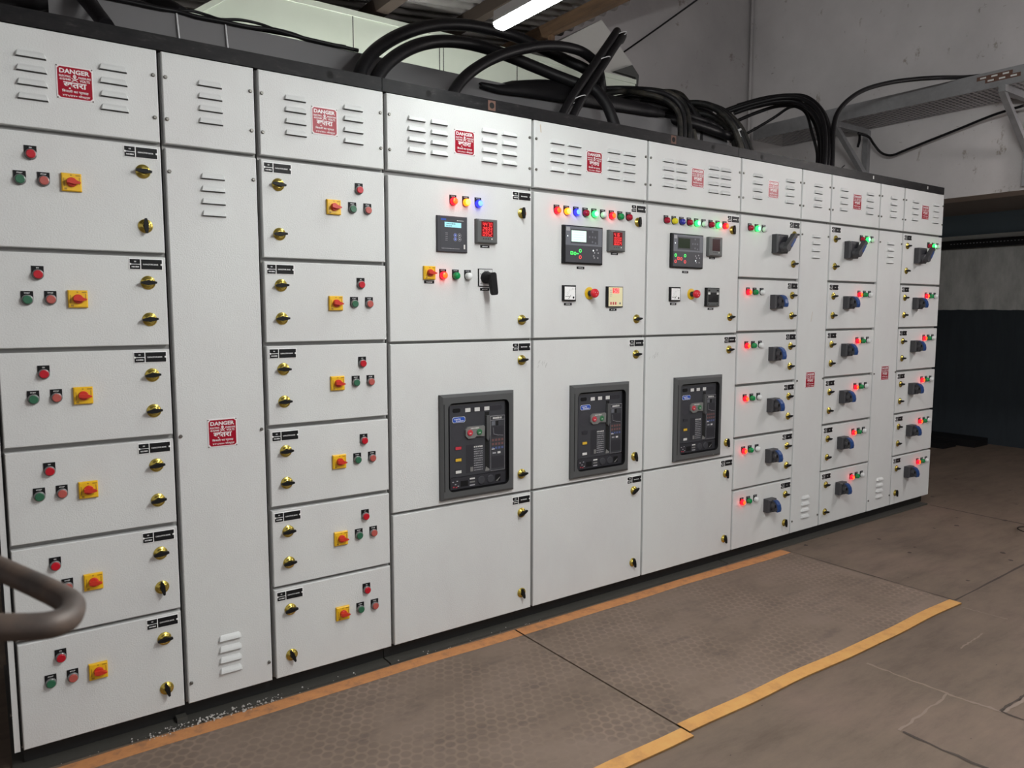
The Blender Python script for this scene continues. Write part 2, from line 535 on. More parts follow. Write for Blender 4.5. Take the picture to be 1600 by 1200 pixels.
def put(name, data, loc=(0, 0, 0), parent=None, rot=None, label=None, category=None, group=None, kind=None):
    """link one object; loc is in the room's coordinates; data None makes an Empty"""
    o = bpy.data.objects.new(name, data)
    COL.objects.link(o)
    loc = Vector(loc)
    WL[o.name] = loc
    if parent is not None:
        o.parent = parent
        o.location = loc - WL[parent.name]
    else:
        o.location = loc
    if rot:
        o.rotation_euler = rot
    if label:
        o['label'] = label
    if category:
        o['category'] = category
    if group:
        o['group'] = group
    if kind:
        o['kind'] = kind
    return o


# paths of the loose cables above the cabinets: (radius, points)
CABLES = {
  'arcs': [
    (0.025, [[1.165,0.12,2.121],[1.199,0.15,2.192],[1.275,0.2,2.274],[1.391,0.26,2.362],[1.517,0.31,2.434],[1.649,0.36,2.49],[1.783,0.4,2.529],[1.936,0.43,2.551],[2.09,0.45,2.558],[2.23,0.44,2.531],[2.36,0.41,2.493],[2.437,0.36,2.453],[2.542,0.4,2.44],[2.604,0.44,2.405],[2.633,0.44,2.223]]),
    (0.025, [[1.215,0.1,2.111],[1.263,0.13,2.185],[1.344,0.17,2.258],[1.458,0.22,2.331],[1.584,0.26,2.383],[1.714,0.29,2.411],[1.845,0.31,2.419],[1.972,0.31,2.406],[2.069,0.29,2.383],[2.167,0.26,2.355],[2.252,0.21,2.322],[2.323,0.17,2.297],[2.354,0.14,2.25],[2.376,0.12,2.196],[2.397,0.1,2.112]]),
    (0.0225, [[1.534,0.1,2.115],[1.593,0.13,2.191],[1.678,0.16,2.264],[1.796,0.19,2.339],[1.921,0.21,2.398],[2.051,0.23,2.446],[2.18,0.25,2.478],[2.309,0.27,2.492],[2.403,0.29,2.484],[2.496,0.34,2.471],[2.576,0.4,2.422],[2.605,0.4,2.227]]),
    (0.0185, [[2.051,0.09,2.09],[2.148,0.12,2.216],[2.261,0.16,2.333],[2.367,0.2,2.44],[2.482,0.25,2.549],[2.559,0.29,2.619],[2.627,0.35,2.662],[2.725,0.45,2.708],[2.875,0.61,2.775],[3.086,0.84,2.87]]),
    (0.0185, [[2.128,0.114,2.097],[2.216,0.134,2.222],[2.324,0.174,2.339],[2.429,0.214,2.446],[2.538,0.264,2.552],[2.621,0.314,2.618],[2.691,0.374,2.661],[2.786,0.474,2.706],[2.933,0.634,2.771],[3.142,0.864,2.863]]),
  ],
  'mass': [
    (0.02, [[2.824,0.5,2.397],[2.9,0.46,2.387],[3.001,0.42,2.374],[3.194,0.37,2.36],[3.432,0.35,2.35]]),
    (0.021, [[2.755,0.46,2.346],[2.871,0.43,2.338],[2.95,0.37,2.321],[3.127,0.31,2.302],[3.426,0.3,2.288]]),
    (0.022, [[2.913,0.29,2.279],[2.948,0.235,2.26],[3.069,0.215,2.252],[3.348,0.215,2.228]]),
    (0.021, [[2.881,0.56,2.439],[3.017,0.53,2.434],[3.173,0.49,2.429],[3.454,0.46,2.424]]),
    (0.016, [[2.978,0.33,2.345],[3.016,0.29,2.324],[3.076,0.265,2.305],[3.22,0.26,2.292],[3.377,0.26,2.257]]),
  ],
  'b': [
    (0.013, [[2.812,0.1,2.099],[2.825,0.11,2.192],[2.822,0.13,2.271],[2.773,0.16,2.318],[2.683,0.2,2.342],[2.67,0.34,2.384],[2.58,0.38,2.366]]),
    (0.013, [[2.862,0.12,2.108],[2.874,0.13,2.212],[2.871,0.15,2.297],[2.816,0.18,2.35],[2.713,0.23,2.372],[2.708,0.38,2.414],[2.604,0.43,2.406]]),
    (0.014, [[2.943,0.16,2.122],[2.956,0.17,2.231],[2.953,0.2,2.327],[2.912,0.24,2.382],[2.838,0.3,2.407],[2.81,0.44,2.439],[2.711,0.5,2.42]]),
    (0.012, [[2.987,0.17,2.129],[2.982,0.18,2.196],[2.964,0.2,2.279],[2.907,0.23,2.326],[2.808,0.27,2.356],[2.792,0.42,2.4],[2.706,0.47,2.381]]),
    (0.011, [[3.062,0.21,2.142],[3.051,0.22,2.213],[3.028,0.24,2.283],[2.975,0.27,2.326],[2.886,0.31,2.359],[2.79,0.35,2.368]]),
    (0.012, [[3.138,0.25,2.155],[3.141,0.26,2.248],[3.122,0.29,2.349],[3.102,0.33,2.403],[3.132,0.43,2.46],[3.139,0.53,2.493]]),
    (0.011, [[3.221,0.3,2.174],[3.219,0.31,2.262],[3.21,0.34,2.356],[3.205,0.4,2.428],[3.243,0.49,2.498],[3.242,0.58,2.535],[3.198,0.66,2.539]]),
    (0.007, [[3.051,0.33,2.175],[3.064,0.34,2.263],[3.106,0.39,2.344],[3.184,0.49,2.41]]),
  ],
  'c': [
    (0.016, [[3.329,0.13,2.109],[3.313,0.14,2.177],[3.282,0.16,2.258],[3.252,0.2,2.327],[3.216,0.26,2.38],[3.17,0.32,2.402],[3.123,0.38,2.398],[3.061,0.43,2.372]]),
    (0.017, [[3.395,0.144,2.112],[3.367,0.154,2.183],[3.337,0.174,2.259],[3.306,0.214,2.328],[3.267,0.264,2.378],[3.22,0.324,2.407],[3.179,0.394,2.416],[3.135,0.454,2.402]]),
    (0.015, [[3.363,0.198,2.124],[3.351,0.208,2.204],[3.328,0.238,2.279],[3.288,0.288,2.337],[3.229,0.348,2.364],[3.151,0.408,2.358],[3.092,0.468,2.345]]),
    (0.015, [[3.395,0.202,2.125],[3.372,0.212,2.197],[3.347,0.232,2.261],[3.316,0.272,2.318],[3.272,0.332,2.37],[3.206,0.382,2.391],[3.147,0.442,2.391]]),
    (0.014, [[3.613,0.276,2.151],[3.583,0.286,2.226],[3.554,0.306,2.303],[3.53,0.346,2.37],[3.498,0.406,2.433],[3.439,0.476,2.474]]),
  ],
  'd': [
    (0.013, [[4.016,0.1,2.09],[4.057,0.12,2.231],[4.114,0.17,2.381],[4.16,0.25,2.503],[4.151,0.35,2.583],[4.096,0.45,2.604],[4.001,0.55,2.584],[3.904,0.65,2.549],[3.835,0.73,2.513]]),
    (0.013, [[4.107,0.137,2.105],[4.148,0.157,2.248],[4.205,0.207,2.394],[4.257,0.287,2.522],[4.266,0.397,2.623],[4.215,0.507,2.647],[4.108,0.607,2.629],[3.987,0.707,2.589],[3.927,0.807,2.557]]),
    (0.013, [[4.075,0.154,2.104],[4.117,0.174,2.236],[4.151,0.214,2.376],[4.174,0.284,2.49],[4.163,0.384,2.573],[4.099,0.474,2.59],[4.002,0.564,2.568],[3.904,0.654,2.526]]),
    (0.012, [[4.235,0.201,2.124],[4.278,0.221,2.256],[4.334,0.271,2.404],[4.4,0.361,2.543],[4.427,0.481,2.659],[4.381,0.591,2.696],[4.26,0.691,2.683],[4.118,0.801,2.637]]),
    (0.012, [[4.174,0.188,2.116],[4.211,0.208,2.238],[4.237,0.238,2.359],[4.248,0.288,2.472],[4.253,0.368,2.557],[4.227,0.468,2.601],[4.153,0.568,2.604],[4.001,0.668,2.563]]),
    (0.011, [[4.221,0.265,2.143],[4.258,0.285,2.264],[4.291,0.325,2.397],[4.318,0.395,2.511],[4.292,0.475,2.586],[4.221,0.565,2.598],[4.144,0.665,2.568],[4.027,0.735,2.51],[3.94,0.815,2.454]]),
    (0.009, [[4.252,0.302,2.151],[4.288,0.322,2.274],[4.28,0.362,2.414],[4.302,0.412,2.524],[4.301,0.472,2.583],[4.296,0.542,2.593],[4.279,0.642,2.547],[4.18,0.742,2.468],[4.103,0.842,2.411]]),
  ],
  'e': [
    (0.014, [[4.132,0.12,2.098],[4.162,0.14,2.229],[4.207,0.17,2.368],[4.272,0.19,2.481],[4.398,0.2,2.581],[4.565,0.19,2.67],[4.77,0.15,2.736],[4.944,0.08,2.77],[5.105,0.0,2.788],[5.42,-0.012,2.842],[5.5,-0.114,2.843]]),
  ],
  'f': [
    (0.009, [[5.5,0.778,2.642],[5.55,0.719,2.61],[5.62,0.716,2.567],[5.66,0.675,2.499],[5.66,0.595,2.467],[5.66,0.506,2.484],[5.66,0.333,2.523],[5.66,0.119,2.571],[5.62,-0.098,2.608],[5.56,-0.309,2.62]]),
  ],
  'thin': [
    (0.007, [[0.361,0.24,2.27],[0.449,0.24,2.271],[0.541,0.24,2.271],[0.59,0.245,2.275],[0.658,0.24,2.27],[0.739,0.24,2.272],[0.823,0.24,2.273],[0.911,0.24,2.281],[1.002,0.24,2.275],[1.121,0.24,2.273],[1.221,0.24,2.272]]),
    (0.008, [[0.381,0.26,2.27],[0.489,0.26,2.275],[0.584,0.26,2.274],[0.682,0.26,2.272],[0.765,0.26,2.275],[0.851,0.26,2.28],[0.907,0.26,2.288],[0.975,0.26,2.287],[1.057,0.26,2.277],[1.18,0.26,2.281]]),
    (0.005, [[0.588,0.28,2.288],[0.653,0.3,2.306],[0.703,0.3,2.303],[0.74,0.28,2.292],[0.804,0.28,2.304],[0.869,0.28,2.305],[0.921,0.27,2.294],[0.986,0.26,2.284]]),
    (0.006, [[0.436,0.27,2.29],[0.528,0.27,2.283],[0.645,0.27,2.279],[0.746,0.265,2.276],[0.875,0.265,2.28],[0.988,0.265,2.284]]),
  ],
  'left': [  # bundle added to black out the corner over the tray
    (0.03, [[0.033,0.75,2.425],[0.098,0.7,2.359],[0.168,0.66,2.345],[0.24,0.64,2.351],[0.31,0.6,2.334]]),
    (0.03, [[0.029,0.6,2.333],[0.112,0.6,2.309],[0.18,0.58,2.306],[0.251,0.56,2.312],[0.321,0.54,2.289]]),
    (0.028, [[0.075,0.9,2.551],[0.144,0.85,2.487],[0.216,0.8,2.449],[0.289,0.75,2.432],[0.381,0.7,2.411]]),
    (0.028, [[0.054,0.4,2.199],[0.12,0.42,2.235],[0.19,0.45,2.271],[0.265,0.5,2.32],[0.41,0.6,2.411]]),
    (0.03, [[0.041,0.95,2.604],[0.149,0.9,2.558],[0.261,0.85,2.516],[0.375,0.8,2.486],[0.536,0.75,2.49]]),
    (0.02, [[0.456,0.5,2.422],[0.505,0.45,2.384],[0.555,0.4,2.355],[0.592,0.34,2.323],[0.622,0.3,2.293]]),
  ],
  'lean': [
    (0.022, [[0.293,0.3,2.334],[0.316,0.22,2.26],[0.335,0.16,2.209],[0.352,0.1,2.158],[0.361,0.07,2.13]]),
    (0.007, [[0.352,0.3,2.301],[0.36,0.24,2.249],[0.368,0.18,2.204],[0.375,0.1,2.152],[0.379,0.08,2.136]]),
  ],
}


# ------------------------------------------------------------------ setting
fl = MB()
fl.add([(-9, -9, 0), (12, -9, 0), (12, 4, 0), (-9, 4, 0)], [(0, 1, 2, 3)], M['floor'])


def joint(x0, y0, x1, y1, wd, mt, jag=0.0):
    n = 14 if jag else 1
    d = Vector((x1 - x0, y1 - y0, 0))
    s = Vector((-d.y, d.x, 0)).normalized()
    L_, R_ = [], []
    for i in range(n + 1):
        p = Vector((x0, y0, 0.0012)) + d * (i / n) + s * rnd.uniform(-jag, jag)
        h = wd / 2 * rnd.uniform(0.5, 1.3) if jag else wd / 2
        L_.append(p + s * h)
        R_.append(p - s * h)
    fl.add(L_ + R_, [(i, i + 1, n + 2 + i, n + 1 + i)[::-1] for i in range(n)], mt)


joint(3.565, -0.05, 3.56, -0.93, 0.006, M['joint'], 0.001)
joint(3.56, -0.93, 5.2, -0.885, 0.012, M['joint'], 0.0015)
joint(5.205, -0.03, 5.19, -3.0, 0.014, M['joint'], 0.002)
joint(2.642, -1.03, 2.652, -1.315, 0.010, M['mortar'], 0.004)
joint(2.652, -1.315, 2.675, -1.47, 0.014, M['mortar'], 0.004)
joint(2.675, -1.47, 2.69, -1.9, 0.009, M['joint'], 0.003)
joint(2.652, -1.315, 2.29, -1.335, 0.008, M['mortar'], 0.004)
joint(2.29, -1.345, 2.305, -1.9, 0.012, M['joint'], 0.004)
joint(2.675, -1.466, 2.9, -1.472, 0.009, M['joint'], 0.003)
joint(2.68, -1.478, 2.95, -1.486, 0.012, M['mortar'], 0.004)
joint(3.50, -0.985, 3.52, -1.16, 0.006, M['mortar'], 0.003)
joint(3.28, -1.165, 3.06, -1.175, 0.006, M['mortar'], 0.003)
put('floor', fl.mesh('floor'), kind='structure')

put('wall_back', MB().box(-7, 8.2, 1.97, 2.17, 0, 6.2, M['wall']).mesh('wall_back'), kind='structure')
wr = MB().box(5.75, 5.99, -7, 1.969, 2.112, 6.2, M['wall_lit'])
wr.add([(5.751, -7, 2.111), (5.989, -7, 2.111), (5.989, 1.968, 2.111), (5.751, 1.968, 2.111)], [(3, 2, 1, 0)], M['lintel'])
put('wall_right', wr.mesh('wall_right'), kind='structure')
put('wall_far', MB().box(8.1, 8.3, -7, 1.969, 0, 2.6, M['far_wall']).mesh('wall_far'), kind='structure')
put('ceiling_far', MB().box(5.991, 8.099, -7, 1.969, 2.26, 2.4, M['far_ceiling']).mesh('ceiling_far'), kind='structure')
put('ceiling', MB().box(-7, 6.0, -7, 2.17, 6.2, 6.3, M['roof']).mesh('ceiling'), kind='structure')

o = put('cable_trunking', MB().box(8.04, 8.099, -4, 1.9, 2.005, 2.05, M['strip_grey']).mesh('cable_trunking'),
        label='grey trunking strip along the dark far wall above the black cable tray', category='trunking')
tr = MB().box(8.0, 8.099, -4, 1.9, 1.925, 2.004, M['black'])
for i in range(60):
    y = 1.2 - i * 0.03
    tr.box(7.999, 8.0, y, y + 0.012, 1.967, 1.971, M['grey_ink'])
put('cable_tray', tr.mesh('far_cable_tray'), label='black perforated cable tray on the dark far wall right of the cabinets', category='cable tray')

# corrugated lean-to roof over the cabinets
rf = MB()
ys = [-2.6 + i * 0.0125 for i in range(int(4.56 / 0.0125))]
vs, fs = [], []
for x in (-1.4, 3.20):
    for y in ys:
        ph = 2 * math.pi * y / 0.1
        vs.append((x, y, 3.085 + (x - 3.07) * 0.10 + 0.020 * max(-0.75, min(0.75, math.sin(ph))) / 0.75))
n = len(ys)
for i in range(n - 1):
    fs.append((i, i + 1, n + i + 1, n + i))
rf.add(vs, fs, M['roof'], True)
ro = put('ceiling_roof_sheet', rf.mesh('roof_sheet'), kind='structure')
sol = ro.modifiers.new('thickness', 'SOLIDIFY')
sol.thickness = 0.006
for x, wd, lab in ((2.965, 0.05, 'timber purlin at the open edge of the corrugated roof, right of the tube light'),
                   (2.40, 0.055, 'timber purlin under the corrugated roof, left of the tube light'),
                   (1.84, 0.07, 'dark timber purlin above the pale green duct')):
    zt = 3.066 + (x - 3.07) * 0.10
    put('roof_purlin', MB().box(x - wd / 2, x + wd / 2, -2.6, 1.968, zt - 0.075, zt - 0.002, M['wood'] if x > 2.9 else M['wood_dark']).mesh('roof_purlin'),
        label=lab, category='purlin', group='timber purlins under the roof')
put('roof_strut', MB().box(2.955, 2.985, 1.28, 1.31, 2.86, 2.983, M['wood']).mesh('roof_strut'), label='short timber post hanging below the purlin at the roof edge', category='strut')
put('wall_conduit', MB().tube([(5.722, 1.935, 0.0), (5.722, 1.935, 6.19)], 0.014, M['wall'], 10, False).mesh('wall_conduit'),
    label='painted conduit running up the corner of the white walls', category='conduit')
put('wire', MB().tube([(3.78, 1.9, 3.02), (3.84, 1.5, 3.14), (3.9, 1.0, 3.29), (3.95, 0.6, 3.42)], 0.006, M['cable'], 6).mesh('wire'),
    label='thin dark wire slanting across the wall right of the roof edge', category='wire')

# pale duct behind the cabinets
D = put('air_duct', None, (2.2, 1.5, 2.6), label='pale green sheet metal duct behind the cabinets under the roof', category='duct')
put('duct_casing', MB().prism([(0.80, 2.60), (3.69, 2.60), (3.69, 2.842), (1.125, 2.842)], 1.3, 1.75, M['duct']).mesh('duct_casing'), (0, 0, 0), D)
fl_ = MB().prism([(1.125, 2.843), (1.125, 2.815), (3.69, 2.815), (3.69, 2.843)][::-1], 1.291, 1.3, M['duct'])
fl_.prism([(0.80, 2.60), (0.84, 2.60), (1.165, 2.843), (1.125, 2.843)], 1.291, 1.3, M['duct'])
put('duct_flange', fl_.mesh('duct_flange'), (0, 0, 0), D)
sm_ = MB()
for x in (1.674, 2.185, 2.21, 2.715):
    sm_.box(x - 0.0025, x + 0.0025, 1.2985, 1.3, 2.61, 2.815, M['slot'])
put('duct_seam', sm_.mesh('duct_seam'), (0, 0, 0), D)
H_ = put('duct_hood', MB().prism([(3.03, 2.96), (3.41, 3.18), (3.70, 2.94), (3.70, 2.846), (3.03, 2.846)], 1.33, 1.7, M['duct_grey']).mesh('duct_hood'), (0, 0, 0), D, label='grey sloping hood')
put('hood_lip', MB().prism([(3.50, 2.868), (3.66, 2.935), (3.722, 2.88), (3.716, 2.80), (3.70, 2.80), (3.69, 2.862)], 1.30, 1.33, M['slot']).mesh('hood_lip'), (0, 0, 0), D)

# lit tube over the cabinets
T_ = put('tube_light', None, (1.562, -0.8, 2.3), label='lit white tube light hanging over the middle of the cabinet row', category='light')
put('tube', MB().prism([(1.532, 2.308), (1.536, 2.297), (1.550, 2.290), (1.574, 2.290), (1.588, 2.297), (1.592, 2.308)], -1.40, -0.195, M['tube']).mesh('tube'), (0, 0, 0), T_)
put('fitting', MB().box(1.530, 1.594, -1.40, -0.20, 2.3085, 2.345, M['fitting']).mesh('fitting'), (0, 0, 0), T_)
put('hanging_wire', MB().tube([(1.562, -0.45, 2.345), (1.562, -0.45, 2.925)], 0.002, M['yellow_side'], 6, False).mesh('hanging_wire'), (0, 0, 0), T_)
put('hanging_wire', MB().tube([(1.562, -1.2, 2.345), (1.562, -1.2, 2.925)], 0.002, M['yellow_side'], 6, False).mesh('hanging_wire'), (0, 0, 0), T_)


def spare_tube(x, y0, y1, z, mt, lab, roof, reflector=True):
    t = put('tube_light', None, (x, (y0 + y1) / 2, z), label=lab, category='light')
    put('tube', MB().tube([(x, y0, z), (x, y1, z)], 0.0155, mt, 12, False).mesh('tube'), (0, 0, 0), t)
    ya, yb = min(y0, y1), max(y0, y1)
    b = MB().box(x - 0.015, x + 0.015, ya, yb, z + 0.017, z + 0.045, M['fitting'])
    if reflector:
        for s in (-1, 1):
            b.add([(x + s * 0.015, ya, z + 0.05), (x + s * 0.15, ya, z - 0.012), (x + s * 0.15, yb, z - 0.012), (x + s * 0.015, yb, z + 0.05)], [(0, 1, 2, 3)], M['fitting'])
    put('reflector', b.mesh('reflector'), (0, 0, 0), t)
    for y in (y0 + (y1 - y0) * 0.2, y0 + (y1 - y0) * 0.8):
        put('hanging_wire', MB().tube([(x, y, z + 0.045), (x, y, roof)], 0.002, M['yellow_side'], 6, False).mesh('hanging_wire'), (0, 0, 0), t)


spare_tube(1.562, -1.55, -2.75, 2.35, M['fill_front'], 'added unseen fill tube in line with the visible one, above the frame', 2.925, False)
spare_tube(5.35, -1.15, -2.35, 2.42, M['tube_right'], 'lit tube light hanging near the right wall beyond the frame', 6.2, False)
spare_tube(1.4, -4.2, -5.4, 2.9, M['fill_aisle'], 'added unseen fill tube over the aisle behind the viewer', 6.2)
spare_tube(3.6, -4.2, -5.4, 2.9, M['fill_far'], 'added unseen fill tube over the aisle to the right of the viewer', 6.2)
t = put('tube_light', None, (1.7, 0.90, 1.95), label='hidden tube added low behind the cabinets to brighten the duct', category='light')
put('tube', MB().tube([(1.1, 0.90, 1.95), (2.3, 0.90, 1.95)], 0.0155, M['fill_duct'], 12, False).mesh('tube'), (0, 0, 0), t)
put('fitting', MB().box(1.1, 2.3, 0.885, 0.915, 1.905, 1.933, M['fitting']).mesh('fitting'), (0, 0, 0), t)
put('stand', MB().box(1.68, 1.72, 0.885, 1.969, 1.865, 1.905, M['fitting']).mesh('stand'), (0, 0, 0), t)

# ------------------------------------------------------------------ parts shared by the cabinets


def sign_mesh():
    b = MB()
    b.cbox(-0.045, 0.045, -0.0015, 0, -0.045, 0.045, M['sign_white'], 0.0008)
    k = 0.0415
    e = 0.006
    b.flat([(-k + e, -k), (k - e, -k), (k, -k + e), (k, k - e), (k - e, k), (-k + e, k), (-k, k - e), (-k, -k + e)], -0.0018, M['sign_red'])
    y = -0.0021
    W_ = M['sign_white']
    b.text('DANGER', 0, 0.0302, 0.073, 0.0125, y, W_, 0.035)
    b.text('ELECTRIC', -0.0235, 0.0165, 0.028, 0.0052, y, W_, 0.03)
    b.text('PRESSURE', 0.0240, 0.0165, 0.030, 0.0052, y, W_, 0.03)
    b.text('415/440', -0.0235, 0.0082, 0.027, 0.0060, y, W_, 0.03)
    b.text('VOLTS', 0.0240, 0.0082, 0.025, 0.0066, y, W_, 0.03)
    b.disc(0, 0.0182, 0.0043, y, W_, 14)
    b.rect(-0.0024, 0.0024, 0.0118, 0.0150, y, W_)
    for s in (-1, 1):
        b.disc(s * 0.0017, 0.0180, 0.0011, y - 0.0002, M['sign_red'], 8)
        b.flat([(-0.0080, 0.0095 - s * 0.0042), (-0.0075, 0.0075 - s * 0.0042), (0.0080, 0.0078 + s * 0.0042), (0.0075, 0.0098 + s * 0.0042)], y, W_)
    b.text('ख़तरा', 0, -0.0075, 0.056, 0.0185, y, W_, 0.03)
    b.text('िबजली का प्रवाह', 0, -0.0235, 0.064, 0.0095, y, W_, 0.02)
    b.text('४१५/४४० वोल्ट्स', 0.002, -0.0345, 0.066, 0.0082, y, W_, 0.02)
    for sx in (-1, 1):
        for sz in (-1, 1):
            b.lathe(sx * 0.0425, sz * 0.0425, [(0.0022, -0.0015), (0.0014, -0.0028)], M['screw'], 8)
    return b.mesh('danger_sign')


def louver_mesh():
    b = MB()
    xs = [(0.036, 0.0, 0.0), (0.0335, -0.0105, 0.0005), (0.0318, -0.0092, 0.0080), (0.0302, -0.0045, 0.0145), (0.0285, 0.0, 0.0178)]
    vs = []
    for hx, y, z in xs:
        vs += [(-hx, y, z), (-hx + 0.006, y, z), (hx - 0.006, y, z), (hx, y, z)]
    fs = []
    for k in range(1, 4):
        for i in range(3):
            a = k * 4 + i
            fs.append((a, a + 1, a + 5, a + 4))
    b.add(vs, fs, M['white'], True)
    for s in (-1, 1):
        q = [(s * 0.037, 0, -0.0005), (s * 0.0355, 0, 0.0095), (s * 0.0285, 0, 0.0178),
             (s * 0.0335, -0.0105, 0.0005), (s * 0.0318, -0.0092, 0.0080), (s * 0.0302, -0.0045, 0.0145)]
        fs = [(0, 3, 4, 1), (1, 4, 5, 2)] if s > 0 else [(3, 0, 1, 4), (4, 1, 2, 5)]
        b.add(q, fs, M['white'], True)
    b.add([(-0.036, -0.0002, -0.0015), (0.036, -0.0002, -0.0015), (0.0335, -0.0103, 0.0003), (-0.0335, -0.0103, 0.0003)], [(0, 1, 2, 3)], M['slot'])
    return b.mesh('louver')


def nameplate_mesh(kind):
    b = MB()
    b.cbox(-0.0455, 0.0455, -0.0016, 0, -0.0165, 0.0165, M['white_plate'], 0.0006)
    y = -0.0019
    K = M['blackgloss']
    t = 0.0012
    sp = -0.0145
    b.rect(-0.0435, sp - t, 0.0008, 0.0145, y, K)
    b.rect(-0.0435, sp - t, -0.0145, -0.0008, y, K)
    b.rect(sp + t, 0.0435, -0.0145, 0.0145, y, K)
    yt = -0.0022
    for s in (-1, 1):
        b.lathe(s * 0.0418, 0, [(0.0030, -0.0016), (0.0024, -0.0032)], M['white_plate'], 10)
    if kind == 'capacitor':
        b.strokes(-0.0285, 0.0078, 0.006, 0.0034, yt, M['white_ink'], 2, 3)
        b.strokes(-0.0285, -0.0074, 0.020, 0.0040, yt, M['white_ink'], 6, 4)
        b.text('CAPACITOR BANK', 0.0125, 0.0, 0.042, 0.0040, yt, M['white_ink'], 0.03)
    elif kind == 'breaker':
        b.strokes(-0.0285, 0.0078, 0.010, 0.0040, yt, M['white_ink'], 3, 8)
        b.strokes(-0.0285, -0.0070, 0.019, 0.0034, yt, M['white_ink'], 5, 5)
        b.strokes(0.0135, 0.0, 0.032, 0.0044, yt, M['white_ink'], 9, 6)
    else:
        b.strokes(-0.0285, 0.0078, 0.009, 0.0040, yt, M['white_ink'], 3, 9)
        b.strokes(-0.0285, -0.0070, 0.014, 0.0034, yt, M['white_ink'], 4, 10)
        b.strokes(0.0135, 0.0, 0.013, 0.0034, yt, M['white_ink'], 4, 11)
    return b.mesh('nameplate')


def label_mesh(w_, h_, n, seed):
    b = MB().cbox(-w_ / 2, w_ / 2, -0.0015, 0, -h_ / 2, h_ / 2, M['blackgloss'], 0.0005)
    b.strokes(0, 0, w_ * 0.6, h_ * 0.32, -0.0019, M['white_ink'], n, seed)
    return b.mesh('label_plate')


def legend_mesh(txt=None):
    """black legend plate with a round lower end, origin at the middle of its button"""
    b = MB()
    pts = [(-0.0145, 0.0235), (-0.0145, 0.0)] + [(-0.0145 * math.cos(math.pi * i / 10), -0.0145 * math.sin(math.pi * i / 10)) for i in range(1, 10)] + [(0.0145, 0.0), (0.0145, 0.0235)]
    b.prism(pts, -0.002, 0, M['black'])
    if txt:
        b.text(txt, 0, 0.0182, 0.0065 * (1 if len(txt) == 2 else 2.1), 0.0032, -0.0023, M['white_ink'], 0.03)
    else:
        b.strokes(0, 0.0192, 0.017, 0.0036, -0.0023, M['grey_ink'], 4, 21)
    return b.mesh('legend_plate')


def button_mesh():
    return MB().lathe(0, 0, [(0.0140, 0), (0.0142, -0.008), (0.0132, -0.0095), (0.0116, -0.0098)], M['bezel'], 22).mesh('button_ring')


def cap_mesh(mt, proud=0.0145):
    return MB().lathe(0, 0, [(0.0116, -0.009), (0.0115, -proud + 0.002), (0.0104, -proud), (0.0085, -proud + 0.0008)], mt, 22).mesh('button_cap')


def lens_mesh(mt):
    b = MB().lathe(0, 0, [(0.0136, -0.003), (0.0134, -0.0150), (0.0122, -0.0185), (0.0108, -0.0200)], mt[0], 22)
    return b.lathe(0, 0, [(0.0108, -0.0200), (0.0085, -0.0217), (0.0040, -0.0227)], mt[1], 22).mesh('lamp_lens')


def lamp_base_mesh():
    return MB().lathe(0, 0, [(0.0142, 0), (0.0142, -0.004), (0.0130, -0.005)], M['black'], 20).mesh('lamp_base')


def rotary_plate_mesh():
    b = MB()
    b.cbox(-0.0245, 0.0245, -0.010, 0, -0.0245, 0.0245, M['yellow'], 0.0025)
    y = -0.0102
    for x, z, w_, h_ in ((-0.001, 0.019, 0.004, 0.003), (0.016, 0.0185, 0.012, 0.003), (0.019, 0.004, 0.002, 0.020), (-0.0185, -0.001, 0.002, 0.024), (-0.015, -0.0185, 0.007, 0.0055)):
        b.rect(x - w_ / 2, x + w_ / 2, z - h_ / 2, z + h_ / 2, y, M['yellow_ink'])
    return b.mesh('switch_plate')


M['yellow_ink'] = mat('switch_marking', (0.34, 0.19, 0.01), 0.5)


def rotary_knob_mesh():
    b = MB()
    b.lathe(0, 0, [(0.0132, -0.010), (0.0128, -0.016), (0.0115, -0.018)], M['knob_red'], 22)
    pts = [(-0.0125, -0.0045), (0.006, -0.0062), (0.0200, -0.0018), (0.0205, 0.0018), (0.006, 0.0062), (-0.0125, 0.0045)]
    b.prism(pts, -0.028, -0.016, M['knob_red'])
    return b.mesh('switch_knob')


def lock_ring_mesh():
    return MB().lathe(0, 0, [(0.0202, 0), (0.0202, -0.0025), (0.0190, -0.0036), (0.0150, -0.0040), (0.0132, -0.0072), (0.0100, -0.0095)], M['brass'], 26).mesh('lock_ring')


def lock_wing_mesh():
    b = MB()
    b.lathe(0, 0, [(0.0080, -0.0090), (0.0075, -0.012)], M['black'], 16)
    pts = [(-0.0215, -0.0028), (-0.008, -0.0058), (0.008, -0.0058), (0.0215, -0.0028), (0.0215, 0.0028), (0.008, 0.0058), (-0.008, 0.0058), (-0.0215, 0.0028)]
    b.prism(pts, -0.0195, -0.0105, M['black'])
    return b.mesh('lock_wing')


def screw_mesh():
    return MB().lathe(0, 0, [(0.0058, 0), (0.0056, -0.004), (0.0040, -0.0055)], M['screw'], 6).mesh('screw')


def handle_base_mesh(s):
    b = MB()
    b.cbox(-s / 2, s / 2, -0.036, 0, -s / 2, s / 2, M['handle_grey'], 0.007)
    b.rect(-s * 0.32, s * 0.30, -s * 0.36, s * 0.36, -0.0362, M['device_dark'])
    return b.mesh('handle_base')


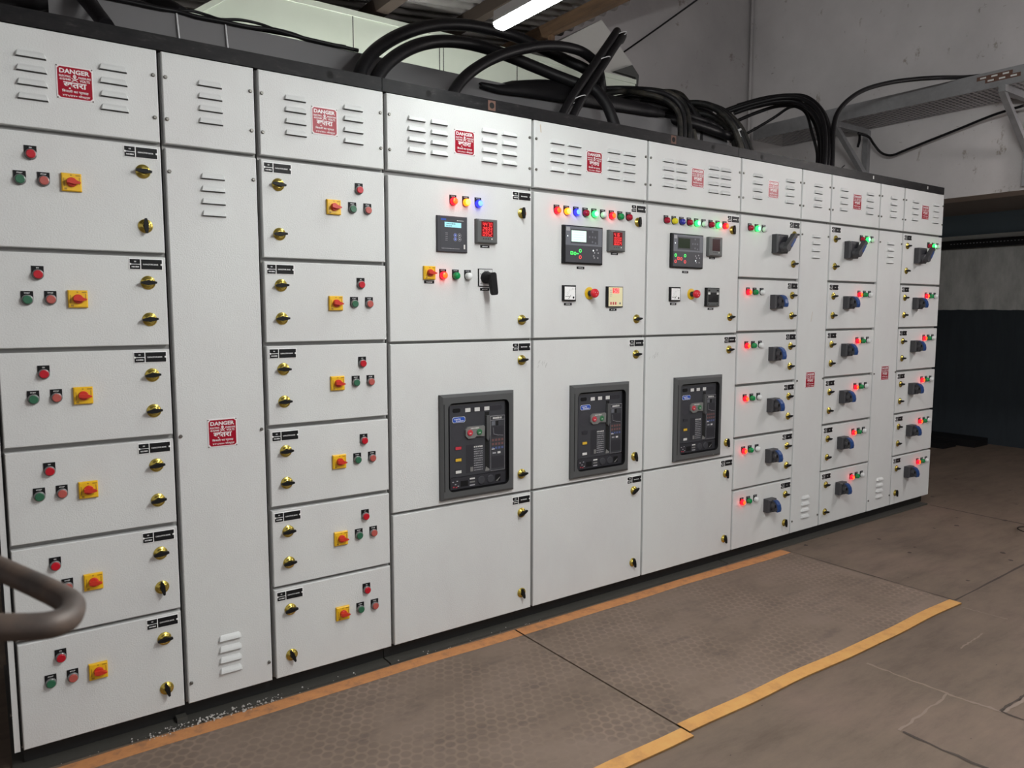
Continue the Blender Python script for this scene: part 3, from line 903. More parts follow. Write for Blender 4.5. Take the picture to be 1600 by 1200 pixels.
def lever_mesh(big):
    b = MB()
    G, B_ = M['handle_grey'], M['handle_blue']
    b.lathe(0, 0, [(0.026 if big else 0.022, -0.034), (0.025 if big else 0.021, -0.052), (0.02, -0.056)], G, 24)
    if big:
        # arm from the hub with a blue insert, pointing along +x (turned when placed)
        pts = [(-0.024, -0.012), (-0.012, -0.019), (0.004, -0.017), (0.066, -0.012), (0.082, -0.014), (0.090, -0.006), (0.090, 0.006), (0.082, 0.014), (0.066, 0.012), (0.004, 0.017), (-0.012, 0.019), (-0.024, 0.012)]
        b.prism(pts, -0.078, -0.052, G)
        b.prism([(0.012, -0.0172), (0.064, -0.0140), (0.064, -0.001), (0.012, -0.001)], -0.079, -0.051, B_)
    else:
        prof = [(-0.048, 0.034), (-0.060, 0.028), (-0.072, 0.012), (-0.077, -0.010), (-0.074, -0.026), (-0.062, -0.027), (-0.052, -0.020), (-0.047, -0.030), (-0.036, -0.032), (-0.036, 0.034)]
        n = len(prof)
        hx = 0.013
        b.add([(-hx, y, z) for y, z in prof] + [(hx, y, z) for y, z in prof],
              [tuple(range(n)), tuple(range(2 * n - 1, n - 1, -1))] + [(i, n + i, n + (i + 1) % n, (i + 1) % n) for i in range(n)], G)
        edge = prof[0:5]
        hx = 0.0136
        vs = []
        for y, z in edge:
            vs += [(-hx, y - 0.0015, z + 0.001), (hx, y - 0.0015, z + 0.001), (hx, y + 0.0050, z - 0.002), (-hx, y + 0.0050, z - 0.002)]
        fs = []
        for k in range(len(edge) - 1):
            for i in range(4):
                fs.append((k * 4 + i, k * 4 + (i + 1) % 4, k * 4 + 4 + (i + 1) % 4, k * 4 + 4 + i))
        fs += [(0, 1, 2, 3), tuple(len(vs) - 4 + i for i in (3, 2, 1, 0))]
        b.add(vs, fs, B_)
        b.box(-0.0137, 0.0137, -0.064, -0.050, -0.004, 0.010, M['black'])
    return b.mesh('handle_lever')


P = {
    'sign': sign_mesh(), 'louver': louver_mesh(), 'screw': screw_mesh(), 'ring': button_mesh(),
    'lamp_base': lamp_base_mesh(), 'rot_plate': rotary_plate_mesh(), 'rot_knob': rotary_knob_mesh(),
    'lock_ring': lock_ring_mesh(), 'lock_wing': lock_wing_mesh(),
    'leg_on': legend_mesh('ON'), 'leg_start': legend_mesh('START'), 'leg_stop': legend_mesh('STOP'), 'leg': legend_mesh(),
    'cap_red': cap_mesh(M['cap_red'], 0.016), 'cap_green': cap_mesh(M['cap_green']), 'cap_salmon': cap_mesh(M['cap_salmon']),
    'hb_big': handle_base_mesh(0.097), 'hb_small': handle_base_mesh(0.073), 'lv_big': lever_mesh(True), 'lv_small': lever_mesh(False),
    'np_capacitor': nameplate_mesh('capacitor'), 'np_breaker': nameplate_mesh('breaker'), 'np_feeder': nameplate_mesh('feeder'),
    'lab_a': label_mesh(0.042, 0.0105, 7, 31), 'lab_b': label_mesh(0.042, 0.0105, 3, 32),
}
for k in LENS:
    P['lens_' + k] = lens_mesh(LENS[k])

LENS_LABEL = {'red': 'unlit dark red lens', 'red_lit': 'glowing red lens', 'yellow': 'unlit yellow lens', 'yellow_lit': 'glowing yellow lens',
              'blue': 'unlit dark blue lens', 'blue_lit': 'glowing blue lens', 'green': 'unlit green lens', 'green_lit': 'glowing green lens', 'white': 'unlit white lens'}


def lamp(cab, x, z, colour):
    """x, z of the legend plate's top left corner"""
    c_ = (x + 0.0145, 0, z - 0.0235)
    b = put('indicator_lamp', P['lamp_base'], c_, cab)
    put('legend_plate', P['leg'], c_, b)
    put('lamp_lens', P['lens_' + colour], c_, b, label=LENS_LABEL[colour])


def push(cab, x, z, legend, cap, lab):
    c_ = (x + 0.0145, 0, z - 0.0235)
    b = put('push_button', P['ring'], c_, cab)
    put('legend_plate', P[legend], c_, b)
    put('button_cap', P[cap], c_, b, label=lab)


def lock(cab, x, z, turn=0.0):
    """turn in degrees; 0 is a wing lying level"""
    b = put('door_lock', P['lock_ring'], (x, 0, z), cab)
    put('lock_wing', P['lock_wing'], (x, 0, z), b, rot=(0, math.radians(turn), 0))


def rotary(cab, x, z):
    b = put('rotary_switch', P['rot_plate'], (x, 0, z), cab)
    put('switch_knob', P['rot_knob'], (x, 0, z), b, rot=(0, math.radians(6), 0), label='red pointer knob')


DEPTH = 0.80
Z_TOP = 2.065
# tops of the six doors under the louvred top cover, and the bottom of the last
ROWS = [1.790, 1.468, 1.194, 0.920, 0.646, 0.374]
ROW_END = [1.481, 1.207, 0.934, 0.660, 0.385, 0.065]


def cabinet(name, x0, x1, label, category, group=None):
    cab = put(name, None, ((x0 + x1) / 2, 0.4, 0.045), label=label, category=category, group=group)
    b = MB()
    b.box(x0 + 0.006 - 0.010, x1 - 0.006 + 0.010, 0.024, DEPTH, 0.062, 2.0665, M['frame'])
    put('cabinet_body', b.mesh('cabinet_body'), (0, 0, 0), cab, label='grey cabinet frame behind the doors')
    return cab


def door(cab, x0, x1, z0, z1):
    c_ = ((x0 + x1) / 2, 0, (z0 + z1) / 2)
    w_, h_ = x1 - x0, z1 - z0
    b = MB().cbox(-w_ / 2, w_ / 2, 0.0, 0.0215, -h_ / 2, h_ / 2, M['white'], 0.0022)
    return put('door', b.mesh('door'), c_, cab)


def cover(cab, x0, x1, cols, sign=None):
    """louvred top cover"""
    d_ = door(cab, x0, x1, 1.803, Z_TOP)
    d_.name = 'top_cover'
    WL[d_.name] = Vector(((x0 + x1) / 2, 0, (1.803 + Z_TOP) / 2))
    for x in cols:
        for z in (1.985, 1.9485, 1.912, 1.8755):
            put('louver', P['louver'], (x + 0.036, 0, z), d_)
    if sign:
        put('danger_sign', P['sign'], (sign, 0, 1.935), d_, label='red and white danger sign')
    for x in (x0 + 0.009, x1 - 0.011):
        for z in (1.993, 1.873):
            put('screw', P['screw'], (x, 0, z), d_)
    return d_


def plate(d_, kind, x, z):
    """x, z of the nameplate's top left corner"""
    put('nameplate', P['np_' + kind], (x + 0.0455, 0, z - 0.0165), d_)


# ------------------------------------------------------------------ the row of cabinets, left to right
CX = [(0.049, 0.478), (0.491, 0.757), (0.772, 1.201), (1.215, 1.848), (1.861, 2.495), (2.507, 3.150),
      (3.162, 3.661), (3.672, 3.938), (3.951, 4.452), (4.464, 4.732), (4.745, 5.235)]


def capacitor(i, label, mirror):
    x0, x1 = CX[i]
    cab = cabinet('capacitor_cabinet', x0, x1, label, 'cabinet', 'capacitor bank cabinets')
    if not mirror:
        cover(cab, x0, x1, (0.129, 0.326), 0.266)
    else:
        cover(cab, x0, x1, (0.852, 1.052), 0.987)
    for r, (zt, zb) in enumerate(zip(ROWS, ROW_END)):
        d_ = door(cab, x0, x1, zb, zt)
        lz = (zt - 0.076, zt - (0.233 if r == 0 else 0.237 if r == 5 else 0.184))
        if not mirror:
            plate(d_, 'capacitor', 0.379, zt - 0.006)
            push(cab, 0.137, zt - 0.036, 'leg_on', 'cap_red', 'bright red cap')
            push(cab, 0.109, zt - 0.105, 'leg_start', 'cap_green', 'green cap')
            push(cab, 0.164, zt - 0.104, 'leg_stop', 'cap_salmon', 'dull red cap')
            rotary(cab, 0.244, zt - 0.1255)
            turns = {0: (4, 88), 1: (0, -4), 2: (-4, -5), 3: (-6, -8), 4: (-6, 82), 5: (-4, 78)}[r]
            for z, t in zip(lz, turns):
                lock(cab, 0.428, z, t)
        else:
            plate(d_, 'capacitor', 0.779, zt - 0.008)
            push(cab, 1.090, zt - 0.045, 'leg_on', 'cap_red', 'bright red cap')
            push(cab, 1.0645, zt - 0.111, 'leg_start', 'cap_green', 'green cap')
            push(cab, 1.1205, zt - 0.111, 'leg_stop', 'cap_salmon', 'dull red cap')
            rotary(cab, 1.0105, zt - 0.133)
            turns = {0: (6, -2), 1: (-2, -2), 2: (2, -2), 3: (-4, -2), 4: (-4, -6), 5: (-8, 70)}[r]
            for z, t in zip(lz, turns):
                lock(cab, 0.825, z, t)
    return cab


def chamber(i, label, lx_top, lx_low, signed=True, low_low=None, up_low=True):
    x0, x1 = CX[i]
    cab = cabinet('cable_chamber_cabinet', x0, x1, label, 'cabinet', 'narrow cable chambers')
    cover(cab, x0, x1, (lx_top,))
    d_ = door(cab, x0, x1, 0.065, 1.790)
    for x, zs in ((lx_low, (1.711, 1.6735, 1.636, 1.5995)), (low_low or lx_low, (0.246, 0.2095, 0.1735, 0.137))):
        for z in zs:
            put('louver', P['louver'], (x + 0.036, 0, z), d_)
    put('danger_sign', P['sign'], ((x0 + x1) / 2, 0, 0.925), d_, label='red and white danger sign')
    for x in (x0 + 0.009, x1 - 0.010):
        for z in (1.722, 0.925, 0.132):
            put('screw', P['screw'], (x, 0, z), d_)
    return cab


def feeder(i, label, mirror, lxs, sign):
    x0, x1 = CX[i]
    cab = cabinet('feeder_cabinet', x0, x1, label, 'cabinet', 'feeder cabinets')
    cover(cab, x0, x1, lxs, sign)
    for r, (zt, zb) in enumerate(zip(ROWS, ROW_END)):
        d_ = door(cab, x0, x1, zb, zt)
        lz = (zt - 0.076, zt - (0.230 if r == 0 else 0.237 if r == 5 else 0.185))
        lx = x1 - 0.051 if not mirror else x0 + 0.051
        plate(d_, 'feeder', x1 - 0.097 if not mirror else x0 + 0.006, zt - 0.009)
        for k, z in enumerate(lz):
            last = r == 5 and k == 1
            lock(cab, lx, z, 85 if last and i != 8 else rnd.uniform(-8, 6))
        if not mirror:
            xs = (x0 + 0.0535, x0 + 0.108, x0 + 0.166)
        elif i == 8:
            xs = (4.250, 4.308, 4.365)
        else:
            xs = (5.045, 5.104, 5.161)
        for x, col in zip(xs, ('red', 'green_lit', 'white') if r == 0 else ('red_lit', 'green', 'white')):
            lamp(cab, x, zt - 0.040, col)
        if r == 0:
            hx = {6: 3.4655, 8: 4.142, 10: 4.934}[i]
            hb = put('switch_handle', P['hb_big'], (hx, 0, zt - 0.132), cab)
            put('lever', P['lv_big'], (hx - 0.006, 0, zt - 0.150), hb, rot=(0, math.radians(-48), 0), label='lever turned up to the right with blue insert')
        else:
            hx = {6: 3.455, 8: 4.139, 10: 4.931}[i]
            hb = put('switch_handle', P['hb_small'], (hx, 0, zt - 0.111), cab)
            put('lever', P['lv_small'], (hx, 0, zt - 0.111), hb, label='lever with blue edge')
    return cab


def panel_meter(cab, x0, z0, depth, lit, rows, name='power_meter'):
    """96 x 90 mm meter, x0/z0 = its lower left corner"""
    b = MB().cbox(0, 0.096, -depth, 0, 0, 0.091, M['meter_grey'], 0.004)
    b.rect(0.006, 0.090, 0.006, 0.085, -depth - 0.0003, M['meter_grey'])
    b.strokes(0.020, 0.0855, 0.02, 0.003, -depth - 0.0006, M['grey_ink'], 5, 5)
    for k in range(4):
        b.disc(0.030 + k * 0.011, 0.017, 0.0028, -depth - 0.0006, M['device_dark'], 10)
    b.disc(0.068, 0.017, 0.0032, -depth - 0.0006, M['flag_white'], 10)
    o = put(name, b.mesh(name), (x0, 0, z0), cab)
    s = MB().rect(0, 0.055, 0, 0.057, 0, M['led_panel'] if lit else M['led_panel_off'])
    mt = M['led_red']
    if rows:
        hs = 0.0148
        for k, t in enumerate(rows):
            seven(s, t, 0.006, 0.0385 - k * 0.0182, 0.0080, hs if len(t) > 1 else 0.004, 0.0035, -0.0003, mt)
    put('meter_display', s.mesh('meter_display'), (x0 + 0.020, -depth - 0.0006, z0 + 0.025), o, label='red digit display' if lit else 'dark red unlit display')
    return o


def genset_controller(cab, x0, z0, running):
    """220 x 158 mm controller, x0/z0 = its lower left corner"""
    b = MB().cbox(0, 0.220, -0.014, 0, 0, 0.158, M['black'], 0.004)
    y = -0.0144
    b.rect(0.011, 0.213, 0.076, 0.153, y, M['device_mid'])
    b.rect(0.011, 0.213, 0.006, 0.076, y, M['device'])
    y -= 0.0004
    b.rect(0.014, 0.034, 0.134, 0.149, y, M['grey_ink'])
    b.disc(0.022, 0.113, 0.0028, y, M['led_white'], 10)
    b.rect(0.038, 0.190, 0.084, 0.143, y, M['device'])
    y -= 0.0004
    for dx, dz in ((0, 0.022), (-0.016, 0), (0, 0), (0.016, 0), (0, -0.020), (0.017, -0.024)):
        b.disc(0.158 + dx, 0.114 + dz, 0.0045, y, M['device_mid'], 12)
    for dx, dz in ((0.163, 0.058), (0.184, 0.062), (0.170, 0.049), (0.191, 0.049), (0.165, 0.036), (0.169, 0.028), (0.189, 0.028)):
        b.disc(dx, dz, 0.0036, y, M['grey_ink'], 10)
    b.disc(0.163, 0.058 if running else 0.036, 0.0034, y - 0.0003, M['led_white'], 10)
    o = put('generator_controller', b.mesh('generator_controller'), (x0, 0, z0), cab)
    s = MB().rect(0, 0.081, 0, 0.046, 0, M['lcd_green'] if running else M['lcd_off'])
    if running:
        for k in range(4):
            s.strokes(0.040, 0.008 + k * 0.010, 0.055, 0.0022, -0.0003, M['lcd_ink_pale'], 12, 40 + k)
    put('screen', s.mesh('screen'), (x0 + 0.042, -0.0152, z0 + 0.091), o, label='lit pale green screen' if running else 'dark unlit screen')
    g = MB()
    def ring(cx, cz, mt):
        g.disc(cx, cz, 0.0078, 0, mt, 16)
        g.disc(cx, cz, 0.0042, -0.0002, M['device'], 12)
    G_, R_ = M['led_green'], M['led_red_dim']
    if running:
        ring(0.0905, 0.0545, G_)
        ring(0.0905, 0.028, R_)
        g.rect(0.037, 0.052, 0.037, 0.051, 0, G_)
        g.rect(0.041, 0.048, 0.041, 0.047, -0.0002, M['device'])
        g.disc(0.062, 0.042, 0.0072, 0, G_, 14)
        g.disc(0.062, 0.042, 0.0036, -0.0002, M['device'], 12)
        g.flat([(0.071, 0.0395), (0.079, 0.0395), (0.084, 0.042), (0.079, 0.0445), (0.071, 0.0445)], 0, G_)
    else:
        ring(0.0255, 0.057, G_)
        ring(0.090, 0.057, G_)
        ring(0.0255, 0.0285, R_)
        ring(0.090, 0.0285, R_)
        g.rect(0.037, 0.052, 0.036, 0.050, 0, R_)
        g.rect(0.041, 0.048, 0.040, 0.046, -0.0002, M['device'])
        g.disc(0.064, 0.0415, 0.0080, 0, R_, 14)
        g.disc(0.064, 0.0415, 0.0042, -0.0002, M['device'], 12)
    put('status_lights', g.mesh('status_lights'), (x0, -0.0150, z0), o, label='glowing green symbols' if running else 'glowing red and green symbols')
    return o


M['led_red_dim'] = mat('led_red_dim', (0.5, 0.02, 0.02), 0.4, emit=(1.0, 0.09, 0.09), es=0.7)
M['lcd_ink_pale'] = mat('lcd_ink_pale', (0.3, 0.42, 0.38), 0.4, emit=(0.45, 0.68, 0.57), es=0.7)


def voltmeter(cab, x0, z0):
    b = MB().cbox(0, 0.070, -0.012, 0, 0, 0.066, M['black'], 0.003)
    o = put('analog_meter', b.mesh('analog_meter'), (x0, 0, z0), cab)
    d_ = MB().rect(0, 0.058, 0, 0.054, 0, M['white_plate'])
    for k in range(9):
        a = math.radians(80 + k * 11.5)
        cx, cz = 0.050, 0.008
        for r0, r1 in ((0.034, 0.039 if k % 2 else 0.042),):
            ca, sa = math.cos(a), math.sin(a)
            t = 0.0006
            d_.flat([(cx + r0 * ca - t * sa, cz + r0 * sa + t * ca), (cx + r0 * ca + t * sa, cz + r0 * sa - t * ca), (cx + r1 * ca + t * sa, cz + r1 * sa - t * ca), (cx + r1 * ca - t * sa, cz + r1 * sa + t * ca)], -0.0003, M['grey_ink'])
    d_.strokes(0.017, 0.013, 0.026, 0.003, -0.0003, M['black'], 5, 3)
    d_.flat([(0.020, 0.004), (0.022, 0.003), (0.034, 0.018), (0.0335, 0.020)], -0.0004, M['black'])
    d_.disc(0.048, 0.009, 0.0050, -0.0005, M['black'], 14)
    put('meter_dial', d_.mesh('meter_dial'), (x0 + 0.006, -0.0124, z0 + 0.006), o, label='white dial with needle')


def emergency_stop(cab, x, z):
    b = MB().lathe(0, 0, [(0.0265, 0), (0.0265, -0.0025), (0.0245, -0.0035), (0.016, -0.0036)], M['yellow_deep'], 28)
    b.lathe(0, 0, [(0.0125, -0.003), (0.0120, -0.026)], M['device_dark'], 18)
    o = put('emergency_stop', b.mesh('emergency_stop'), (x, 0, z), cab)
    c_ = MB().lathe(0, 0, [(0.0150, -0.024), (0.0192, -0.029), (0.0196, -0.037), (0.0175, -0.043), (0.0125, -0.0455)], M['estop_red'], 26)
    for k in range(3):
        a = k * 2.094 + 0.5
        c_.disc(0.007 * math.cos(a), 0.007 * math.sin(a), 0.0017, -0.0458, M['sign_white'], 8)
    put('mushroom_head', c_.mesh('mushroom_head'), (x, 0, z), o, label='red mushroom head')


M['yellow_deep'] = mat('yellow_ring', (0.66, 0.42, 0.012), 0.4)


def small_label(cab, x, z, k='lab_a'):
    put('label_plate', P[k], (x, 0, z), cab)


def breaker(cab, cx, gy):
    """air circuit breaker behind its door frame; cx = middle of the frame, gy = flag colours down its left side"""
    cz = 0.790
    b = MB()
    o_ = [(-0.170, -0.203), (0.170, -0.203), (0.170, 0.203), (-0.170, 0.203)]
    r = 0.022
    inn = []
    for sx, sz, a0 in ((-1, -1, 180), (1, -1, 270), (1, 1, 0), (-1, 1, 90)):
        ax = -0.139 if sx < 0 else 0.143
        az = -0.173 if sz < 0 else 0.170
        for k in range(5):
            a = math.radians(a0 + k * 22.5)
            inn.append((ax - sx * r + r * math.cos(a), az - sz * r + r * math.sin(a)))
    n = len(inn)
    # frame ring: outer wall, sloped face, inner wall
    mid = [(-0.160, -0.193), (0.160, -0.193), (0.160, 0.193), (-0.160, 0.193)]
    vs = [(x, 0, z) for x, z in o_] + [(x, -0.012, z) for x, z in o_] + [(x, -0.020, z) for x, z in mid] + [(x, -0.020, z) for x, z in inn] + [(x, -0.0008, z) for x, z in inn]
    fs = []
    for i in range(4):
        j = (i + 1) % 4
        fs.append((i, j, 4 + j, 4 + i))
        fs.append((4 + i, 4 + j, 8 + j, 8 + i))
        fs.append((8 + i, 8 + j, 12 + (j * 5) % n, 12 + (i * 5 + 4) % n))
        for k in range(4):
            fs.append((8 + i, 12 + i * 5 + k + 1, 12 + i * 5 + k)[::-1])
    b.add(vs, fs, M['breaker_frame'])
    wall = [(12 + i, 12 + (i + 1) % n, 12 + n + (i + 1) % n, 12 + n + i) for i in range(n)]
    b.add(vs, wall, M['black'])
    b.flat([(x, z) for x, z in inn], -0.0008, M['black'])
    b.box(-0.158, -0.155, -0.0206, -0.019, -0.168, 0.168, M['black'])
    fr = put('circuit_breaker', b.mesh('circuit_breaker'), (cx, 0, cz), cab, label='dark grey air circuit breaker in its door frame')
    f = MB()
    f.prism([(-0.124, -0.120), (0.132, -0.120), (0.132, 0.162), (-0.124, 0.162)], 0.0, 0.004, M['breaker'])
    f.rect(-0.124, 0.132, 0.1585, 0.162, -0.0003, M['breaker_frame'])
    f.disc(-0.087, 0.052, 0.031, -0.0004, M['breaker_dark'], 28)
    f.rect(-0.052, -0.013, -0.110, 0.000, -0.0003, M['device_dark'])
    put('front_cover', f.mesh('front_cover'), (cx, -0.005, cz), fr)
    lw = MB().prism([(-0.124, -0.168), (0.134, -0.168), (0.134, -0.122), (-0.124, -0.122)], -0.001, 0.004, M['device_dark'])
    for x in (0.018, 0.062):
        lw.lathe(x, -0.146, [(0.0165, -0.001), (0.0155, -0.004), (0.0135, -0.0042)], M['breaker'], 22)
    lw.rect(-0.036, -0.012, -0.137, -0.131, -0.0014, M['flag_white'])
    lw.rect(-0.036, -0.012, -0.150, -0.144, -0.0014, M['breaker_light'])
    lw.rect(-0.036, -0.012, -0.162, -0.157, -0.0014, M['grey_ink'])
    lw.rect(0.084, 0.110, -0.160, -0.132, -0.0014, M['black'])
    lw.flat([(0.086, -0.158), (0.096, -0.158), (0.108, -0.146), (0.108, -0.142)], -0.0018, M['breaker_light'])
    lw.rect(-0.078, -0.044, -0.160, -0.138, -0.0014, M['black'])
    for k, (x, z) in enumerate(((-0.115, -0.140), (-0.104, -0.150), (-0.112, -0.160), (-0.096, -0.138), (-0.092, -0.158), (-0.100, -0.162))):
        lw.rect(x, x + 0.007, z, z + 0.004, -0.0014, M['flag_red'] if k in (2, 5) else M['grey_ink'])
    put('lower_panel', lw.mesh('lower_panel'), (cx, -0.005, cz), fr)
    cw = MB().prism([(-0.107, 0.131), (-0.081, 0.131), (-0.077, 0.135), (-0.077, 0.143), (-0.081, 0.147), (-0.107, 0.147), (-0.111, 0.143), (-0.111, 0.135)], -0.0015, 0, M['black'])
    put('counter_window', cw.mesh('counter_window'), (cx, -0.005, cz), fr)
    iw = MB().prism([(-0.052, 0.128), (0.112, 0.128), (0.117, 0.133), (0.117, 0.142), (0.112, 0.147), (-0.052, 0.147), (-0.057, 0.142), (-0.057, 0.133)], -0.0015, 0, M['device_dark'])
    for x in (-0.055, -0.012, 0.033):
        iw.rect(x, x + 0.024, 0.130, 0.145, -0.0019, M['flag_white'])
    put('indicator_window', iw.mesh('indicator_window'), (cx, -0.005, cz), fr)
    lg = MB()
    def pill(x0, x1, z0, z1, y, mt, e=0.005):
        lg.flat([(x0 + e, z0), (x1 - e, z0), (x1, z0 + e), (x1, z1 - e), (x1 - e, z1), (x0 + e, z1), (x0, z1 - e), (x0, z0 + e)], y, mt)
    pill(-0.113, -0.055, 0.092, 0.114, -0.0016, M['white_plate'])
    pill(-0.1118, -0.0562, 0.0932, 0.1128, -0.0019, M['logo_blue'])
    lg.text('Lauritz', -0.090, 0.1062, 0.028, 0.0062, -0.0022, M['white_plate'], 0.02)
    lg.text('Knudsen', -0.080, 0.0987, 0.034, 0.0058, -0.0022, M['white_plate'], 0.02)
    put('maker_plate', lg.mesh('maker_plate'), (cx, -0.005, cz), fr, label='blue maker plate with white lettering')
    bx = MB().prism([(-0.045, 0.026), (-0.018, 0.026), (-0.008, 0.032), (0.030, 0.030), (0.032, 0.068), (0.028, 0.072), (-0.045, 0.072), (-0.057, 0.062), (-0.057, 0.038)], -0.008, 0, M['breaker_light'])
    bx.strokes(-0.014, 0.0655, 0.040, 0.005, -0.0084, M['flag_white'], 7, 12)
    put('control_box', bx.mesh('control_box'), (cx, -0.005, cz), fr)
    for x, mt, lab in ((-0.038, M['flag_red'], 'red button'), (0.005, M['breaker_green'], 'green button')):
        bt = MB().lathe(0, 0, [(0.0120, -0.008), (0.0115, -0.012), (0.010, -0.0125)], mt, 18)
        bt.strokes(0, -0.002, 0.009, 0.004, -0.0129, M['flag_white'], 2, 5)
        put('control_button', bt.mesh('control_button'), (cx + x, -0.005, cz + 0.049), fr, label=lab)
    hd = MB().box(0.036, 0.056, -0.0008, 0, -0.112, 0.124, M['hole'])
    hd.prism([(0.038, 0.020), (0.046, 0.010), (0.0545, 0.034), (0.0545, 0.110), (0.038, 0.110)], -0.012, 0, M['breaker_frame'])
    hd.prism([(0.036, -0.112), (0.056, -0.112), (0.056, -0.105), (0.040, -0.094)], -0.003, 0, M['breaker_light'])
    put('charging_handle', hd.mesh('charging_handle'), (cx, -0.005, cz), fr)
    tu = MB().prism([(0.060, -0.114), (0.129, -0.114), (0.129, 0.106), (0.060, 0.106)], -0.004, 0, M['breaker'])
    y = -0.0043
    for x0, x1, z0, z1 in ((0.060, 0.061, -0.114, 0.106), (0.128, 0.129, -0.114, 0.106), (0.060, 0.129, -0.114, -0.113), (0.060, 0.129, 0.088, 0.0895), (0.060, 0.129, 0.1045, 0.106)):
        tu.rect(x0, x1, z0, z1, y, M['grey_ink'])
    tu.strokes(0.094, 0.097, 0.044, 0.008, y, M['flag_white'], 8, 15)
    tu.rect(0.066, 0.082, 0.068, 0.084, y, M['device_mid'])
    tu.rect(0.086, 0.098, 0.066, 0.084, y, M['hole'])
    tu.rect(0.067, 0.123, 0.020, 0.064, y, M['device_dark'])
    for k, (x0, z0, x1, z1) in enumerate(((0.074, 0.060, 0.0765, 0.032), (0.0765, 0.034, 0.100, 0.0265), (0.100, 0.0275, 0.122, 0.0245))):
        tu.flat([(x0, z0), (x0 - 0.001, z0 - 0.001), (x1 - 0.001, z1 - 0.001), (x1, z1)], y - 0.0003, M['grey_ink'])
    for rr in range(3):
        for cc in range(4):
            tu.rect(0.067 + cc * 0.015, 0.077 + cc * 0.015, 0.004 - rr * 0.016, 0.013 - rr * 0.016, y, (M['trip_red'], M['trip_red'], M['trip_blue'])[rr])
    tu.rect(0.066, 0.080, -0.029, -0.025, y - 0.0003, M['flag_white'])
    tu.rect(0.094, 0.108, -0.047, -0.039, y - 0.0003, M['flag_white'])
    tu.rect(0.070, 0.086, -0.046, -0.040, y - 0.0003, M['grey_ink'])
    tu.rect(0.066, 0.124, -0.104, -0.056, y - 0.0003, M['device_dark'])
    put('trip_unit', tu.mesh('trip_unit'), (cx, -0.005, cz), fr)
    for k, mt in enumerate(gy):
        z = (-0.007, -0.053, -0.100)[k]
        q = MB().prism([(-0.013, -0.0075), (0.013, -0.0075), (0.016, -0.004), (0.016, 0.004), (0.013, 0.0075), (-0.013, 0.0075), (-0.016, 0.004), (-0.016, -0.004)], -0.002, 0, M['device_dark'])
        if mt:
            q.rect(-0.014, 0.012, -0.006, 0.005, -0.0024, mt)
        put('status_flag', q.mesh('status_flag'), (cx - 0.086, -0.005, cz + z), fr)
    rp = MB()
    for k in range(11):
        rp.strokes(0.006, -0.010 - k * 0.0092, 0.042, 0.0036 if k != 0 else 0.006, -0.0006, M['grey_ink'] if k else M['flag_white'], 5 + (k * 3) % 4, 60 + k)
    for x0, x1, z0, z1 in ((-0.014, 0.028, -0.0325, -0.0320), (-0.014, 0.028, -0.060, -0.0595), (-0.014, 0.028, -0.084, -0.0835)):
        rp.rect(x0, x1, z0, z1, -0.0005, M['grey_ink'])
    rp.rect(-0.032, -0.019, -0.106, -0.088, -0.0006, M['breaker_light'])
    put('rating_plate', rp.mesh('rating_plate'), (cx, -0.005, cz), fr)


M['bezel_light'] = mat('brushed_plate', (0.60, 0.60, 0.60), 0.4)
M['breaker_dark'] = mat('breaker_recess', (0.033, 0.033, 0.041), 0.5)
M['breaker_green'] = mat('breaker_green', (0.03, 0.15, 0.06), 0.4)
M['trip_red'] = mat('trip_marking_red', (0.14, 0.06, 0.055), 0.5)
M['trip_blue'] = mat('trip_marking_blue', (0.06, 0.09, 0.22), 0.5)


def breaker_cabinet(i, label, lxs, sign, bx, flags):
    x0, x1 = CX[i]
    cab = cabinet('breaker_cabinet', x0, x1, label, 'cabinet', 'breaker cabinets')
    cover(cab, x0, x1, lxs, sign)
    npx = x1 - 0.096
    lx = x1 - 0.0485
    ds = []
    for zt, zb in ((1.7855, 1.1985), (1.1885, 0.5695), (0.5585, 0.065)):
        d_ = door(cab, x0, x1, zb, zt)
        plate(d_, 'breaker', npx, zt - 0.008)
        ds.append(d_)
    breaker(cab, bx, flags)
    return cab, ds, lx


# 1: capacitor bank at the left end
c1 = capacitor(0, 'white capacitor cabinet at the left end of the row, partly behind the brown pipe', False)
sc1 = MB().box(0.027, 0.041, 0.006, 0.02, 0.062, 2.0665, M['white'])
sc1.box(0.027, 0.041, 0.0205, DEPTH, 0.062, 2.0665, M['gasket_shade'])  # side panel coloured black to stand for its shade
sc1.box(0.041, 0.046, 0.020, DEPTH - 0.01, 0.07, 2.06, M['gasket_shade'])
put('side_cover', sc1.mesh('side_cover'), (0, 0, 0), c1)
for z in (0.16, 0.62, 1.1):
    put('side_bolt', MB().box(0.022, 0.027, 0.03, 0.038, z, z + 0.008, M['screw']).mesh('side_bolt'), (0, 0, 0), c1)
# 2
chamber(1, 'narrow white cable chamber between the two capacitor cabinets', 0.588, 0.587)
# 3
capacitor(2, 'white capacitor cabinet with yellow rotary switches, right of the leftmost narrow chamber', True)

FW, FY, FR = M['flag_white'], M['flag_yellow'], M['flag_red']
